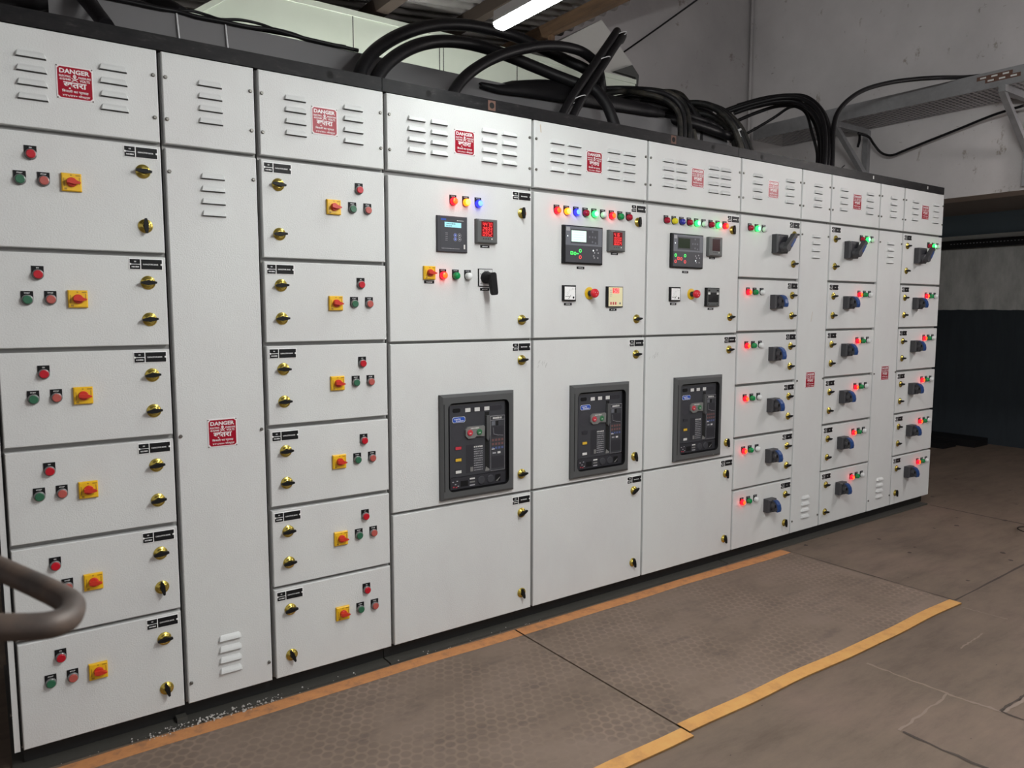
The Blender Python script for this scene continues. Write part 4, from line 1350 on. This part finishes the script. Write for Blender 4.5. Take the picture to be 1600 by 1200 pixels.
# 4
cab, ds, lx = breaker_cabinet(3, 'white breaker cabinet with square controller and black pistol handle switch', (1.2945, 1.3875, 1.6085, 1.7015), 1.533, 1.5805, (FR, FY, FW))
for x, col in ((1.466, 'red_lit'), (1.5215, 'yellow_lit'), (1.577, 'blue_lit')):
    lamp(cab, x, 1.7385, col)
b = MB().cbox(0, 0.132, -0.009, 0, 0, 0.133, M['device'], 0.003)
b.rect(0.013, 0.122, 0.010, 0.124, -0.0093, M['device'])
for x0, x1, z0, z1 in ((0.0130, 0.0136, 0.010, 0.124), (0.1214, 0.1220, 0.010, 0.124), (0.013, 0.122, 0.1234, 0.124), (0.013, 0.122, 0.010, 0.0106)):
    b.rect(x0, x1, z0, z1, -0.0096, M['device_dark'])
b.rect(0.016, 0.038, 0.116, 0.1225, -0.0096, M['logo_blue'])
b.strokes(0.100, 0.1175, 0.030, 0.003, -0.0096, M['flag_white'], 6, 2)
for k in range(5):
    b.strokes(0.040, 0.070 - k * 0.0066, 0.010, 0.0022, -0.0096, M['grey_ink'], 3, 70 + k)
b.strokes(0.057, 0.0135, 0.078, 0.0026, -0.0096, M['grey_ink'], 22, 7)
b.rect(0.114, 0.1205, 0.014, 0.030, -0.0096, M['flag_white'])
po = put('feeder_controller', b.mesh('feeder_controller'), (1.4075, 0, 1.527), cab)
s = MB().rect(0, 0.072, 0, 0.0185, 0, M['lcd_blue'])
s.strokes(0.028, 0.0130, 0.040, 0.0040, -0.0003, M['lcd_ink'], 9, 44)
s.strokes(0.020, 0.0055, 0.026, 0.0036, -0.0003, M['lcd_ink'], 6, 45)
put('screen', s.mesh('screen'), (1.439, -0.0098, 1.6185), po, label='lit pale blue screen')
kp = MB()
for dx, dz, mt in ((0, 0, M['logo_blue']), (0.019, 0, M['breaker_light']), (0, -0.0145, M['logo_blue']), (0.019, -0.0145, M['breaker_light'])):
    kp.disc(dx, dz, 0.0074, 0, M['grey_ink'], 16)
    kp.disc(dx, dz, 0.0062, -0.0003, mt if mt == M['logo_blue'] else M['device'], 16)
    kp.disc(dx, dz, 0.0022, -0.0006, M['flag_white'], 8)
put('keypad', kp.mesh('keypad'), (1.4845, -0.0098, 1.5905), po)
panel_meter(cab, 1.5755, 1.567, 0.018, True, ('447.0', '29.33', '0.952'))
small_label(cab, 1.623, 1.556)
rotary(cab, 1.3755, 1.4485)
small_label(cab, 1.3765, 1.415)
for x, col in ((1.4195, 'red_lit'), (1.4745, 'green'), (1.5285, 'white')):
    lamp(cab, x, 1.464, col)
sp = MB().cbox(-0.033, 0.033, -0.006, 0, -0.034, 0.034, M['black'], 0.002)
sp.rect(-0.0305, 0.0305, -0.0315, 0.0315, -0.0063, M['bezel_light'])
sp.strokes(0.004, 0.025, 0.022, 0.004, -0.0066, M['device'], 5, 2)
for x, z in ((-0.026, 0.012), (-0.026, -0.004), (-0.025, -0.025), (0.008, -0.026)):
    sp.rect(x, x + 0.005, z, z + 0.003, -0.0066, M['device'])
ss = put('selector_switch', sp.mesh('selector_switch'), (1.623, 0, 1.437), cab)
hp = MB().lathe(0, 0, [(0.0235, -0.006), (0.0225, -0.022), (0.017, -0.030), (0.0165, -0.046), (0.012, -0.050)], M['black'], 24)
hp.prism([(-0.014, 0.012), (-0.011, -0.060), (-0.006, -0.068), (0.008, -0.068), (0.012, -0.060), (0.014, 0.012), (0.008, 0.018), (-0.008, 0.018)], -0.062, -0.040, M['black'])
put('pistol_handle', hp.mesh('pistol_handle'), (1.623, 0, 1.437), ss, rot=(0, math.radians(-8), 0))
small_label(cab, 1.6215, 1.392)
for z, t in ((1.695, 88), (1.273, -12), (1.111, -8), (0.643, -8), (0.480, -25), (0.139, 75)):
    lock(cab, lx, z, t)

# 5
cab, ds, lx = breaker_cabinet(4, 'white breaker cabinet with lit green controller screen and cream relay', (1.941, 2.032, 2.2535, 2.346), 2.179, 2.222, (None, FY, FW))
for x, col in zip((1.9605, 2.0125, 2.064, 2.115, 2.1645, 2.215, 2.2655, 2.3155, 2.3665), ('red_lit', 'yellow_lit', 'blue_lit', 'red', 'green_lit', 'white', 'red_lit', 'green', 'red')):
    lamp(cab, x, 1.7425, col)
genset_controller(cab, 2.003, 1.506, True)
small_label(cab, 2.108, 1.4905)
panel_meter(cab, 2.2545, 1.567, 0.020, True, ('4.16', '0.000', '0.004'))
small_label(cab, 2.3015, 1.558)
voltmeter(cab, 2.0065, 1.350)
small_label(cab, 2.040, 1.3375)
emergency_stop(cab, 2.159, 1.384)
rl = MB().cbox(0, 0.096, -0.012, 0, 0, 0.090, M['black'], 0.003)
o = put('earth_fault_relay', rl.mesh('earth_fault_relay'), (2.2525, 0, 1.3255), cab)
rf_ = MB().rect(0, 0.083, 0, 0.083, 0, M['cream'])
rf_.rect(0.024, 0.062, 0.057, 0.079, -0.0003, M['led_red'])
seven(rf_, '50', 0.029, 0.059, 0.011, 0.018, 0.006, -0.0006, M['sign_white'])
for k in range(4):
    rf_.strokes(0.014, 0.070 - k * 0.0085, 0.014, 0.003, -0.0003, M['grey_ink'], 4, 80 + k)
for k in range(3):
    rf_.rect(0.010 + k * 0.014, 0.018 + k * 0.014, 0.007, 0.019, -0.0003, M['flag_red'])
rf_.disc(0.068, 0.013, 0.005, -0.0003, M['breaker_light'], 12)
put('relay_face', rf_.mesh('relay_face'), (2.2600, -0.0124, 1.329), o, label='cream relay face with red digits')
small_label(cab, 2.2975, 1.3145, 'lab_b')
for z, t in ((1.703, 88), (1.273, -6), (1.113, -4), (0.643, 80), (0.483, -30), (0.142, 78)):
    lock(cab, lx - 0.004, z, t)

# 6
cab, ds, lx = breaker_cabinet(5, 'white breaker cabinet with dark controller screen, left of the feeder cabinets', (2.592, 2.680, 2.907, 2.997), 2.831, 2.864, (None, FY, FW))
for x, col in zip((2.606, 2.6575, 2.709, 2.7605, 2.812, 2.8645, 2.9155, 2.967, 3.0195), ('red', 'yellow', 'blue', 'red', 'green_lit', 'white', 'red', 'green_lit', 'red_lit')):
    lamp(cab, x, 1.7465, col)
genset_controller(cab, 2.6495, 1.510, False)
small_label(cab, 2.7585, 1.492)
panel_meter(cab, 2.9035, 1.573, 0.022, False, ())
small_label(cab, 2.948, 1.565)
voltmeter(cab, 2.6495, 1.354)
small_label(cab, 2.6805, 1.3415)
emergency_stop(cab, 2.804, 1.389)
rl = MB().cbox(0, 0.097, -0.014, 0, 0, 0.090, M['black'], 0.003)
o = put('synchronising_relay', rl.mesh('synchronising_relay'), (2.900, 0, 1.3315), cab)
g = MB().rect(0, 0.086, 0, 0.084, 0, M['meter_grey'])
g.rect(0.004, 0.080, 0.016, 0.064, -0.0003, M['black'])
for x in (0.003, 0.066):
    g.rect(x, x + 0.016, 0.054, 0.064, -0.0006, M['flag_white'])
    g.rect(x, x + 0.014, 0.070, 0.077, -0.0006, M['black'])
    g.rect(x, x + 0.010, 0.005, 0.010, -0.0006, M['black'])
g.strokes(0.040, 0.007, 0.04, 0.004, -0.0006, M['device_dark'], 9, 90)
put('relay_face', g.mesh('relay_face'), (2.9065, -0.0144, 1.3345), o)
small_label(cab, 2.946, 1.319, 'lab_b')
for z, t in ((1.708, 86), (1.278, -6), (1.115, -6), (0.641, 82), (0.479, 84), (0.138, 80)):
    lock(cab, lx - 0.007, z, t)

# 7 to 11
feeder(6, 'white feeder cabinet with dark switch handles, right beside the breaker cabinets', False, (3.247, 3.519), 3.415)
chamber(7, 'narrow white cable chamber between the first and middle feeder cabinets', 3.777, 3.774, low_low=3.766)
feeder(8, 'white feeder cabinet standing between the two right hand narrow chambers', True, (4.030, 4.302), 4.205)
chamber(9, 'narrow white cable chamber next to the last cabinet of the row', 4.569, 4.557, low_low=4.560)
feeder(10, 'white feeder cabinet at the far right end of the row', True, (4.831, 5.094), 4.997)

# scuffs on the doors
M['scuff'] = mat('grey_scuff', (0.40, 0.40, 0.39), 0.6)
M['scuff_brown'] = mat('brown_scuff', (0.50, 0.43, 0.34), 0.6)
for nm, x, z, mt, seed in (('breaker_cabinet.001', 1.905, 1.085, 'scuff', 1), ('breaker_cabinet.002', 2.553, 1.095, 'scuff', 2)):
    b = MB()
    r = random.Random(seed)
    for k in range(9):
        a, c_ = r.uniform(-0.030, 0.030), r.uniform(-0.010, 0.012)
        b.flat([(a, c_), (a + 0.0016, c_ - 0.0005), (a + 0.007, c_ + 0.012), (a + 0.0058, c_ + 0.0125)], 0, M[mt])
    put('scuff_mark', b.mesh('scuff_mark'), (x, -0.0006, z), bpy.data.objects[nm])
b = MB().flat([(0, 0), (0.003, -0.002), (0.016, 0.052), (0.013, 0.055)], 0, M['scuff_brown'])
put('scuff_mark', b.mesh('scuff_mark'), (3.79, -0.0006, 1.25), bpy.data.objects['cable_chamber_cabinet.001'])
b = MB().flat([(0, 0), (0.004, -0.030), (0.009, -0.030), (0.005, 0.002)], 0, M['scuff_brown'])
put('scuff_mark', b.mesh('scuff_mark'), (1.888, -0.0006, 2.05), bpy.data.objects['breaker_cabinet.001'])

# ------------------------------------------------------------------ steel over and under the cabinets
CH = M['channel']


def top_channel(x0, x1, holes, rust, lab):
    c_ = put('steel_channel', None, ((x0 + x1) / 2, 0.03, 2.068), label=lab, category='steel channel', group='black channels along the top of the cabinets')
    b = MB().box(x0, x1, 0.001, 0.007, 2.068, 2.1125, CH)
    b.box(x0, x1, 0.007, 0.055, 2.106, 2.1125, CH)
    b.box(x0, x1, 0.007, 0.055, 2.068, 2.0745, CH)
    put('channel_web', b.mesh('channel_web'), (0, 0, 0), c_)
    for x, z in holes:
        h = MB().disc(0, 0, 0.0115, 0, M['hole'], 16)
        put('bolt_hole', h.mesh('bolt_hole'), (x, 0.0004, z), c_)
    for x, z in rust:
        h = MB().rect(-0.017, 0.017, -0.0185, 0.0185, 0, M['rust'])
        h.disc(0, 0, 0.0115, -0.0002, M['hole'], 16)
        put('bolt_hole', h.mesh('rusty_bolt_hole'), (x, 0.0006, z), c_, label='bolt hole in a bare rusty patch')


top_channel(0.035, 1.1985, ((1.010, 2.089),), (), 'black steel channel along the top of the three left cabinets')
top_channel(1.2005, 3.1285, ((1.383, 2.089), (2.939, 2.091)), ((1.658, 2.089), (2.663, 2.091)), 'black steel channel along the top of the three breaker cabinets')
top_channel(3.1315, 5.235, ((3.314, 2.088),), (), 'black steel channel along the top of the right hand cabinets')
lt = MB()
for x in (5.015, 4.37):
    lt.rect(x - 0.006, x + 0.006, 2.083, 2.101, 0.0005, M['flag_white'])
put('paper_tag', lt.mesh('paper_tag'), label='small pale paper tags on the channel above the right hand cabinets', category='tag')

for x0, x1, lab in ((0.049, 1.186, 'black recessed plinth under the three left cabinets'), (1.188, 3.114, 'black recessed plinth under the three breaker cabinets'),
                    (3.116, 5.226, 'black recessed plinth under the right hand cabinets')):
    b = MB().box(x0, x1, 0.040, DEPTH, 0.010, 0.062, M['plinth'])
    p_ = put('plinth', b.mesh('plinth'), label=lab, category='plinth', group='plinths under the cabinets')
    for k in range(int((x1 - x0) / 0.19)):
        x = x0 + 0.09 + k * 0.19
        put('plinth_bolt', MB().box(x - 0.006, x + 0.006, 0.033, 0.040, 0.048, 0.060, M['screw']).mesh('plinth_bolt'), (0, 0, 0), p_)
for k, (x0, x1) in enumerate(((0.02, 1.184), (1.190, 3.108), (3.116, 5.205))):
    put('trim_%d' % (k + 1), MB().box(x0, x1, -0.014, DEPTH, 0.0, 0.009, M['sill']).mesh('floor_sill'), kind='structure')

# ------------------------------------------------------------------ cable tray on the cabinets and its cables
t_ = put('cable_tray', None, (1.8, 0.45, 2.067), label='dull grey cable tray lying on top of the cabinets behind the black channel', category='cable tray')
put('tray_side', MB().box(0.235, 3.36, 0.250, 0.253, 2.068, 2.268, M['galv_dull']).mesh('tray_side'), (0, 0, 0), t_)
put('tray_side', MB().box(0.235, 3.36, 0.700, 0.703, 2.068, 2.268, M['galv_dull']).mesh('tray_side'), (0, 0, 0), t_)
put('tray_floor', MB().box(0.235, 3.36, 0.253, 0.700, 2.068, 2.071, M['galv_dull']).mesh('tray_floor'), (0, 0, 0), t_)
hb = MB()
for x, z in ((0.262, 2.252), (0.285, 2.246)):
    hb.disc(x, z, 0.004, 0.2495, M['hole'], 10)
put('tray_hole', hb.mesh('tray_hole'), (0, 0, 0), t_)
for k, (x, z) in enumerate(((0.592, 2.27), (0.745, 2.27))):
    put('tie_wire', MB().tube([(x, 0.246, z), (x + 0.004, 0.243, 2.20), (x + 0.010, 0.246, 2.13), (x + 0.010, 0.246, 2.10)], 0.003, M['tie'], 6).mesh('tie_wire'), (0, 0, 0), t_)

CLABEL = {
    'arcs': ['upper thick black cable arching over the breaker cabinets below the tube light',
             'lower thick black cable arching over the breaker cabinets and dropping back at its right end',
             'thick black cable in the smaller arch under the two big arches',
             'straight black cable leaning up to the right through the arches, left of a pair',
             'straight black cable leaning up to the right through the arches, right of a pair'],
    'e': ['single black cable bowing over into the tray on the right wall'],
    'f': ['thin black cable sagging below the tray on the right wall'],
}
CGROUP = {'mass': ('black cables lying along the cable tray', 'black cable lying in the dark bundle along the tray, behind the arches'),
          'b': ('cables dropping into the last breaker cabinet', 'black cable bending down in the bundle above the right breaker cabinet'),
          'c': ('cables dropping in behind the joint of the channels', 'black cable bending down in the bundle at the joint of the top channels'),
          'd': ('cables dropping into the narrow feeder chamber', 'black cable bending down in the bundle left of the wall tray bracket'),
          'thin': ('thin cables along the left tray edge', 'thin black cable strung along the top edge of the grey tray at left'),
          'left': ('cables added to darken the top left corner', 'black cable added to darken the gap above the left end of the tray'),
          'lean': ('cables leaning at the top left', 'black cable leaning down behind the top channel at the left end')}
for key, rows in CABLES.items():
    for k, (r, pts) in enumerate(rows):
        pts = [tuple(p) for p in pts]
        if key in ('arcs', 'e', 'b', 'c', 'd'):
            def drop(p):
                return (p[0], p[1], 2.067 + r * 0.2) if p[2] > 2.075 else p
            if key in ('b', 'c', 'd', 'e', 'arcs'):
                if pts[0][2] > 2.067:
                    pts = [drop(pts[0])] + pts
                else:
                    pts[0] = (pts[0][0], pts[0][1], 2.070)
            if key == 'arcs' and k < 3:
                if pts[-1][2] > 2.075:
                    pts.append(drop(pts[-1]))
                else:
                    pts[-1] = (pts[-1][0], pts[-1][1], 2.070)
        dusty = key in ('b', 'c') and k % 2 == 0
        nm = 'power_cable' if r > 0.008 else 'control_cable'
        b = MB().tube(pts, r, M['cable_dusty'] if dusty else M['cable'], 14 if r > 0.015 else 9)
        if key in CLABEL:
            o = put(nm, b.mesh(nm), label=CLABEL[key][k], category='cable')
        else:
            o = put(nm, b.mesh(nm), label=CGROUP[key][1], category='cable', group=CGROUP[key][0])
        if key == 'c' and k == 1:
            put('cable_marker', MB().tube([pts[3], [0.5 * (pts[3][j] + pts[2][j]) for j in range(3)]], r * 1.06, M['tie'], 12, False).mesh('cable_marker'), (0, 0, 0), o, label='white marker sleeve')

# folded black rubber draped along the front of the tray
top = [(1.76, 2.262), (1.848, 2.275), (1.914, 2.287), (1.965, 2.305), (2.105, 2.335), (2.214, 2.351), (2.328, 2.35), (2.466, 2.341), (2.59, 2.335), (2.741, 2.334), (2.84, 2.31)]
bot = [2.225, 2.218, 2.221, 2.225, 2.231, 2.234, 2.239, 2.243, 2.249, 2.254, 2.262]
vs, fs = [], []
NS = 8
for k, ((x, zt), zb) in enumerate(zip(top, bot)):
    wv = 0.006 * math.sin(k * 1.9)
    for y, z in ((0.355, zt - 0.035), (0.335, zt - 0.006), (0.30, zt), (0.262 + wv, zt - 0.012), (0.226 + wv, zt * 0.6 + zb * 0.4), (0.222, zb + 0.01), (0.232, zb), (0.246, zb + 0.004)):
        vs.append((x, y, z))
for k in range(len(top) - 1):
    for i in range(NS - 1):
        fs.append((k * NS + i, k * NS + i + 1, (k + 1) * NS + i + 1, (k + 1) * NS + i))
o = put('rubber_sheet', MB().add(vs, fs, M['cable'], True).mesh('rubber_sheet'), label='folded black rubber sheet draped along the tray behind the cable arches', category='rubber sheet')
sol = o.modifiers.new('thickness', 'SOLIDIFY')
sol.thickness = 0.006


def band(mid, rx, lab):
    """white cable tie wrapped round the pair of straight cables"""
    x, y, z = mid
    ring_ = [(x + rx * math.cos(a) * 1.0, y - 0.020 * math.cos(a) * 0.0 + 0.022 * math.sin(a), z + rx * 0.45 * math.cos(a) - 0.01 * math.sin(a)) for a in [2 * math.pi * i / 16 for i in range(17)]]
    put('cable_tie', MB().tube(ring_, 0.0022, M['tie'], 6, False).mesh('cable_tie'), label=lab, category='cable tie')


A3, A4 = CABLES['arcs'][3][1], CABLES['arcs'][4][1]
for k, lab in ((1, 'white cable tie low on the pair of straight cables'), (3, 'white cable tie halfway up the pair of straight cables'), (5, 'white cable tie near the top of the pair of straight cables')):
    band([0.5 * (A3[k][j] + A4[k][j]) for j in range(3)], 0.052, lab)

# ------------------------------------------------------------------ tray on brackets along the right wall
wt = put('cable_tray', None, (5.53, 0, 2.7), label='galvanised perforated cable tray on brackets along the right wall', category='cable tray')
s = MB().box(5.316, 5.319, -3.2, 1.58, 2.709, 2.812, M['galv'])
s.box(5.319, 5.335, -3.2, 1.58, 2.809, 2.812, M['galv'])
put('tray_side', s.mesh('tray_side'), (0, 0, 0), wt)
put('tray_side', MB().box(5.715, 5.718, -3.2, 1.58, 2.709, 2.812, M['galv']).mesh('tray_side'), (0, 0, 0), wt)
put('tray_floor', MB().add([(5.319, -3.2, 2.709), (5.715, -3.2, 2.709), (5.715, 1.58, 2.709), (5.319, 1.58, 2.709)], [(3, 2, 1, 0)], M['perforated']).mesh('tray_floor'), (0, 0, 0), wt, label='perforated tray floor')
for y0, y1, zc in ((-0.33, -0.125, 2.781), (-0.375, -0.175, 2.757)):
    b = MB()
    b.box(5.3125, 5.316, y0, y1, zc - 0.012, zc + 0.012, M['rust'])
    for k in range(3):
        yy = y0 + 0.02 + k * 0.065
        b.box(5.312, 5.3125, yy, yy + 0.035, zc - 0.005, zc + 0.005, M['flag_white'])
    put('coupler_plate', b.mesh('coupler_plate'), (0, 0, 0), wt, label='rusty slotted coupler plate')


def bracket(y, lab, mt):
    o = put('tray_bracket', None, (5.75, y, 2.4), label=lab, category='bracket', group='brackets under the wall tray')
    put('bracket_post', MB().box(5.705, 5.749, y - 0.02, y + 0.02, 2.13, 2.70, mt).mesh('bracket_post'), (0, 0, 0), o)
    put('bracket_arm', MB().box(5.29, 5.705, y - 0.02, y + 0.02, 2.668, 2.708, mt).mesh('bracket_arm'), (0, 0, 0), o)
    x0, z0, x1, z1 = 5.305, 2.665, 5.715, 2.36
    b = MB()
    t = 0.024
    b.prism([(x0 - t, z0), (x1, z1 - t), (x1, z1 + t), (x0 + t, z0)], y - 0.018, y + 0.018, mt)
    put('bracket_strut', b.mesh('bracket_strut'), (0, 0, 0), o)


bracket(0.833, 'grey triangular bracket under the wall tray, nearer the cabinets', M['galv'])
bracket(-0.285, 'pale triangular bracket under the wall tray at the right edge of the photo', M['galv'])
bracket(-1.4, 'triangular bracket under the wall tray beyond the right edge of the photo', M['galv'])
put('control_cable', MB().tube([(5.60, 0.82, 2.66), (5.57, 0.80, 2.60), (5.55, 0.80, 2.55)], 0.009, M['cable'], 8).mesh('control_cable'), label='short black cable end hanging inside the nearer wall bracket', category='cable')

# ------------------------------------------------------------------ on the floor


def rubber_mat(x0, x1, y0, y1, xo0, xo1, lab):
    """y0 far edge, y1 near edge; the orange borders run a little past the rubber at one end"""
    o = put('rubber_mat', None, ((x0 + x1) / 2, (y0 + y1) / 2, 0.0), label=lab, category='mat', group='rubber mats along the cabinets')
    b = MB()
    n = 40
    def edge(y, amp, s):
        r = random.Random(s)
        ph = [r.uniform(0, 6.28) for _ in range(3)]
        return lambda x: y + amp * (math.sin(x * 3.1 + ph[0]) + 0.7 * math.sin(x * 7.3 + ph[1]) + 0.4 * math.sin(x * 13 + ph[2])) / 2
    far, near = edge(y0, 0.006, int(x0 * 9)), edge(y1, 0.008, int(x0 * 9) + 1)
    def sheet(fa, fb, xa, xb, z0, z1, mt):
        vs = []
        for i in range(n + 1):
            x = xa + (xb - xa) * i / n
            vs += [(x, fa(x), z0), (x, fa(x), z1), (x, fb(x), z1), (x, fb(x), z0)]
        fs = []
        for i in range(n):
            for k in range(3):
                fs.append((i * 4 + k, i * 4 + k + 1, i * 4 + 5 + k, i * 4 + 4 + k))
        fs += [(0, 1, 2, 3), (n * 4 + 3, n * 4 + 2, n * 4 + 1, n * 4)]
        return MB().add(vs, fs, mt)
    put('mat_sheet', sheet(far, near, x0, x1, 0.0008, 0.0058, M['mat']).mesh('mat_sheet'), (0, 0, 0), o)
    put('mat_border', sheet(far, lambda x: far(x) - 0.062, xo0, x1, 0.0030, 0.0066, M['orange']).mesh('mat_border'), (0, 0, 0), o, label='orange painted border')
    put('mat_border', sheet(lambda x: near(x) + 0.052, near, xo0, xo1, 0.0008, 0.0075, M['orange_near']).mesh('mat_border'), (0, 0, 0), o, label='orange painted border')


rubber_mat(-2.2, 1.736, -0.035, -0.985, -2.2, 1.736, 'brown rubber mat with orange borders in front of the left cabinets')
rubber_mat(1.744, 3.535, -0.036, -0.968, 1.744, 3.535, 'brown rubber mat with orange borders in front of the right cabinets')

st = MB()
r = random.Random(3)
for k in range(210):
    u = r.random()
    x = 0.36 + 0.40 * u + r.gauss(0, 0.02)
    y = -0.030 + r.uniform(-0.012, 0.030)
    if k > 160:
        x, y = r.uniform(0.1, 1.9), r.uniform(-0.03, 0.0)
    s = r.uniform(0.0012, 0.0042) * (1.3 if 0.5 < x < 0.66 else 0.8)
    z = 0.009 if y > -0.014 else 0.0066
    st.add([(x + s * r.uniform(0.5, 1) * dx, y + s * r.uniform(0.5, 1) * dy, z + s * 0.9 * (dz + 1) / 2 * r.uniform(0.6, 1.2)) for dx, dy, dz in ((-1, -1, -1), (1, -1, -1), (1, 1, -1), (-1, 1, -1), (-.6, -.6, 1), (.6, -.6, 1), (.6, .6, 1), (-.6, .6, 1))],
           [(0, 1, 5, 4), (1, 2, 6, 5), (2, 3, 7, 6), (3, 0, 4, 7), (4, 5, 6, 7)], M['stone'])
put('rubble', st.mesh('rubble'), label='pale plaster crumbs scattered along the foot of the cabinets', category='rubble', kind='stuff')
put('steel_offcut', MB().box(0.455, 0.485, 0.004, 0.032, 0.0092, 0.024, M['sill']).mesh('steel_offcut'), label='small square steel offcut on the sill under the first narrow chamber', category='offcut')
b = MB()
b.tube([(5.03 + 0.11 * math.cos(a), -0.74 + 0.11 * math.sin(a), 0.006 + 0.02 * math.sin(a / 2)) for a in [i * 0.35 for i in range(19)]], 0.003, M['cable'], 6)
put('wire_loop', b.mesh('wire_loop'), label='thin dark loop of wire lying on the concrete at the right edge', category='wire')
put('rubber_slab', MB().box(7.45, 7.70, 0.92, 1.9, 0.0, 0.05, M['black']).mesh('rubber_slab'), label='low black slab on the floor near the far wall, the nearer one', category='slab')
put('rubber_slab', MB().box(7.76, 8.04, 0.78, 1.9, 0.0, 0.07, M['black']).mesh('rubber_slab'), label='low black slab on the floor against the far wall', category='slab')
r = random.Random(11)
sp_ = MB()
for k in range(60):
    x, y, s = r.uniform(3.7, 6.2), r.uniform(-1.6, 0.6), r.uniform(0.006, 0.02)
    n = 7
    sp_.add([(x + s * r.uniform(0.5, 1.2) * math.cos(6.283 * i / n), y + s * r.uniform(0.4, 1.0) * math.sin(6.283 * i / n), 0.0016) for i in range(n)], [tuple(range(n))], M['joint'])
put('oil_spots', sp_.mesh('oil_spots'), label='dark oil spots on the concrete floor right of the cabinets', category='stain', kind='stuff')

# ------------------------------------------------------------------ bent pipe close to the viewer
pts = [(-0.088, -1.317, 1.045), (-0.026, -1.411, 1.035), (0.02, -1.494, 1.023), (0.045, -1.55, 1.019), (0.058, -1.59, 1.019), (0.063, -1.618, 1.02), (0.061, -1.636, 1.019),
       (0.056, -1.65, 1.018), (0.043, -1.66, 1.019), (0.023, -1.658, 1.021), (-0.005, -1.649, 1.025), (-0.051, -1.628, 1.032)]
pts = [(-1.15, -0.95, 0.0), (-1.15, -0.95, 0.5), (-1.10, -0.93, 0.97), (-0.75, -0.92, 1.09), (-0.35, -1.05, 1.075)] + pts + [(-0.30, -1.52, 1.07), (-0.75, -1.34, 1.07), (-1.15, -1.2, 0.97), (-1.2, -1.18, 0.5), (-1.2, -1.18, 0.0)]
put('bent_pipe', MB().tube(pts, 0.0125, M['pipe'], 20).mesh('bent_pipe'), label='blurred brown bent pipe handle close up at the left edge', category='pipe')

b = MB()
for (y0, z0, y1, z1) in ((1.02, 2.47, 1.05, 2.45), (1.05, 2.45, 1.04, 2.41)):
    b.tube([(5.7485, y0, z0), (5.7485, y1, z1)], 0.004, M['marker'], 6, False)
put('wall_mark', b.mesh('wall_mark'), label='small black arrow like mark on the wall inside the nearer bracket', category='mark')
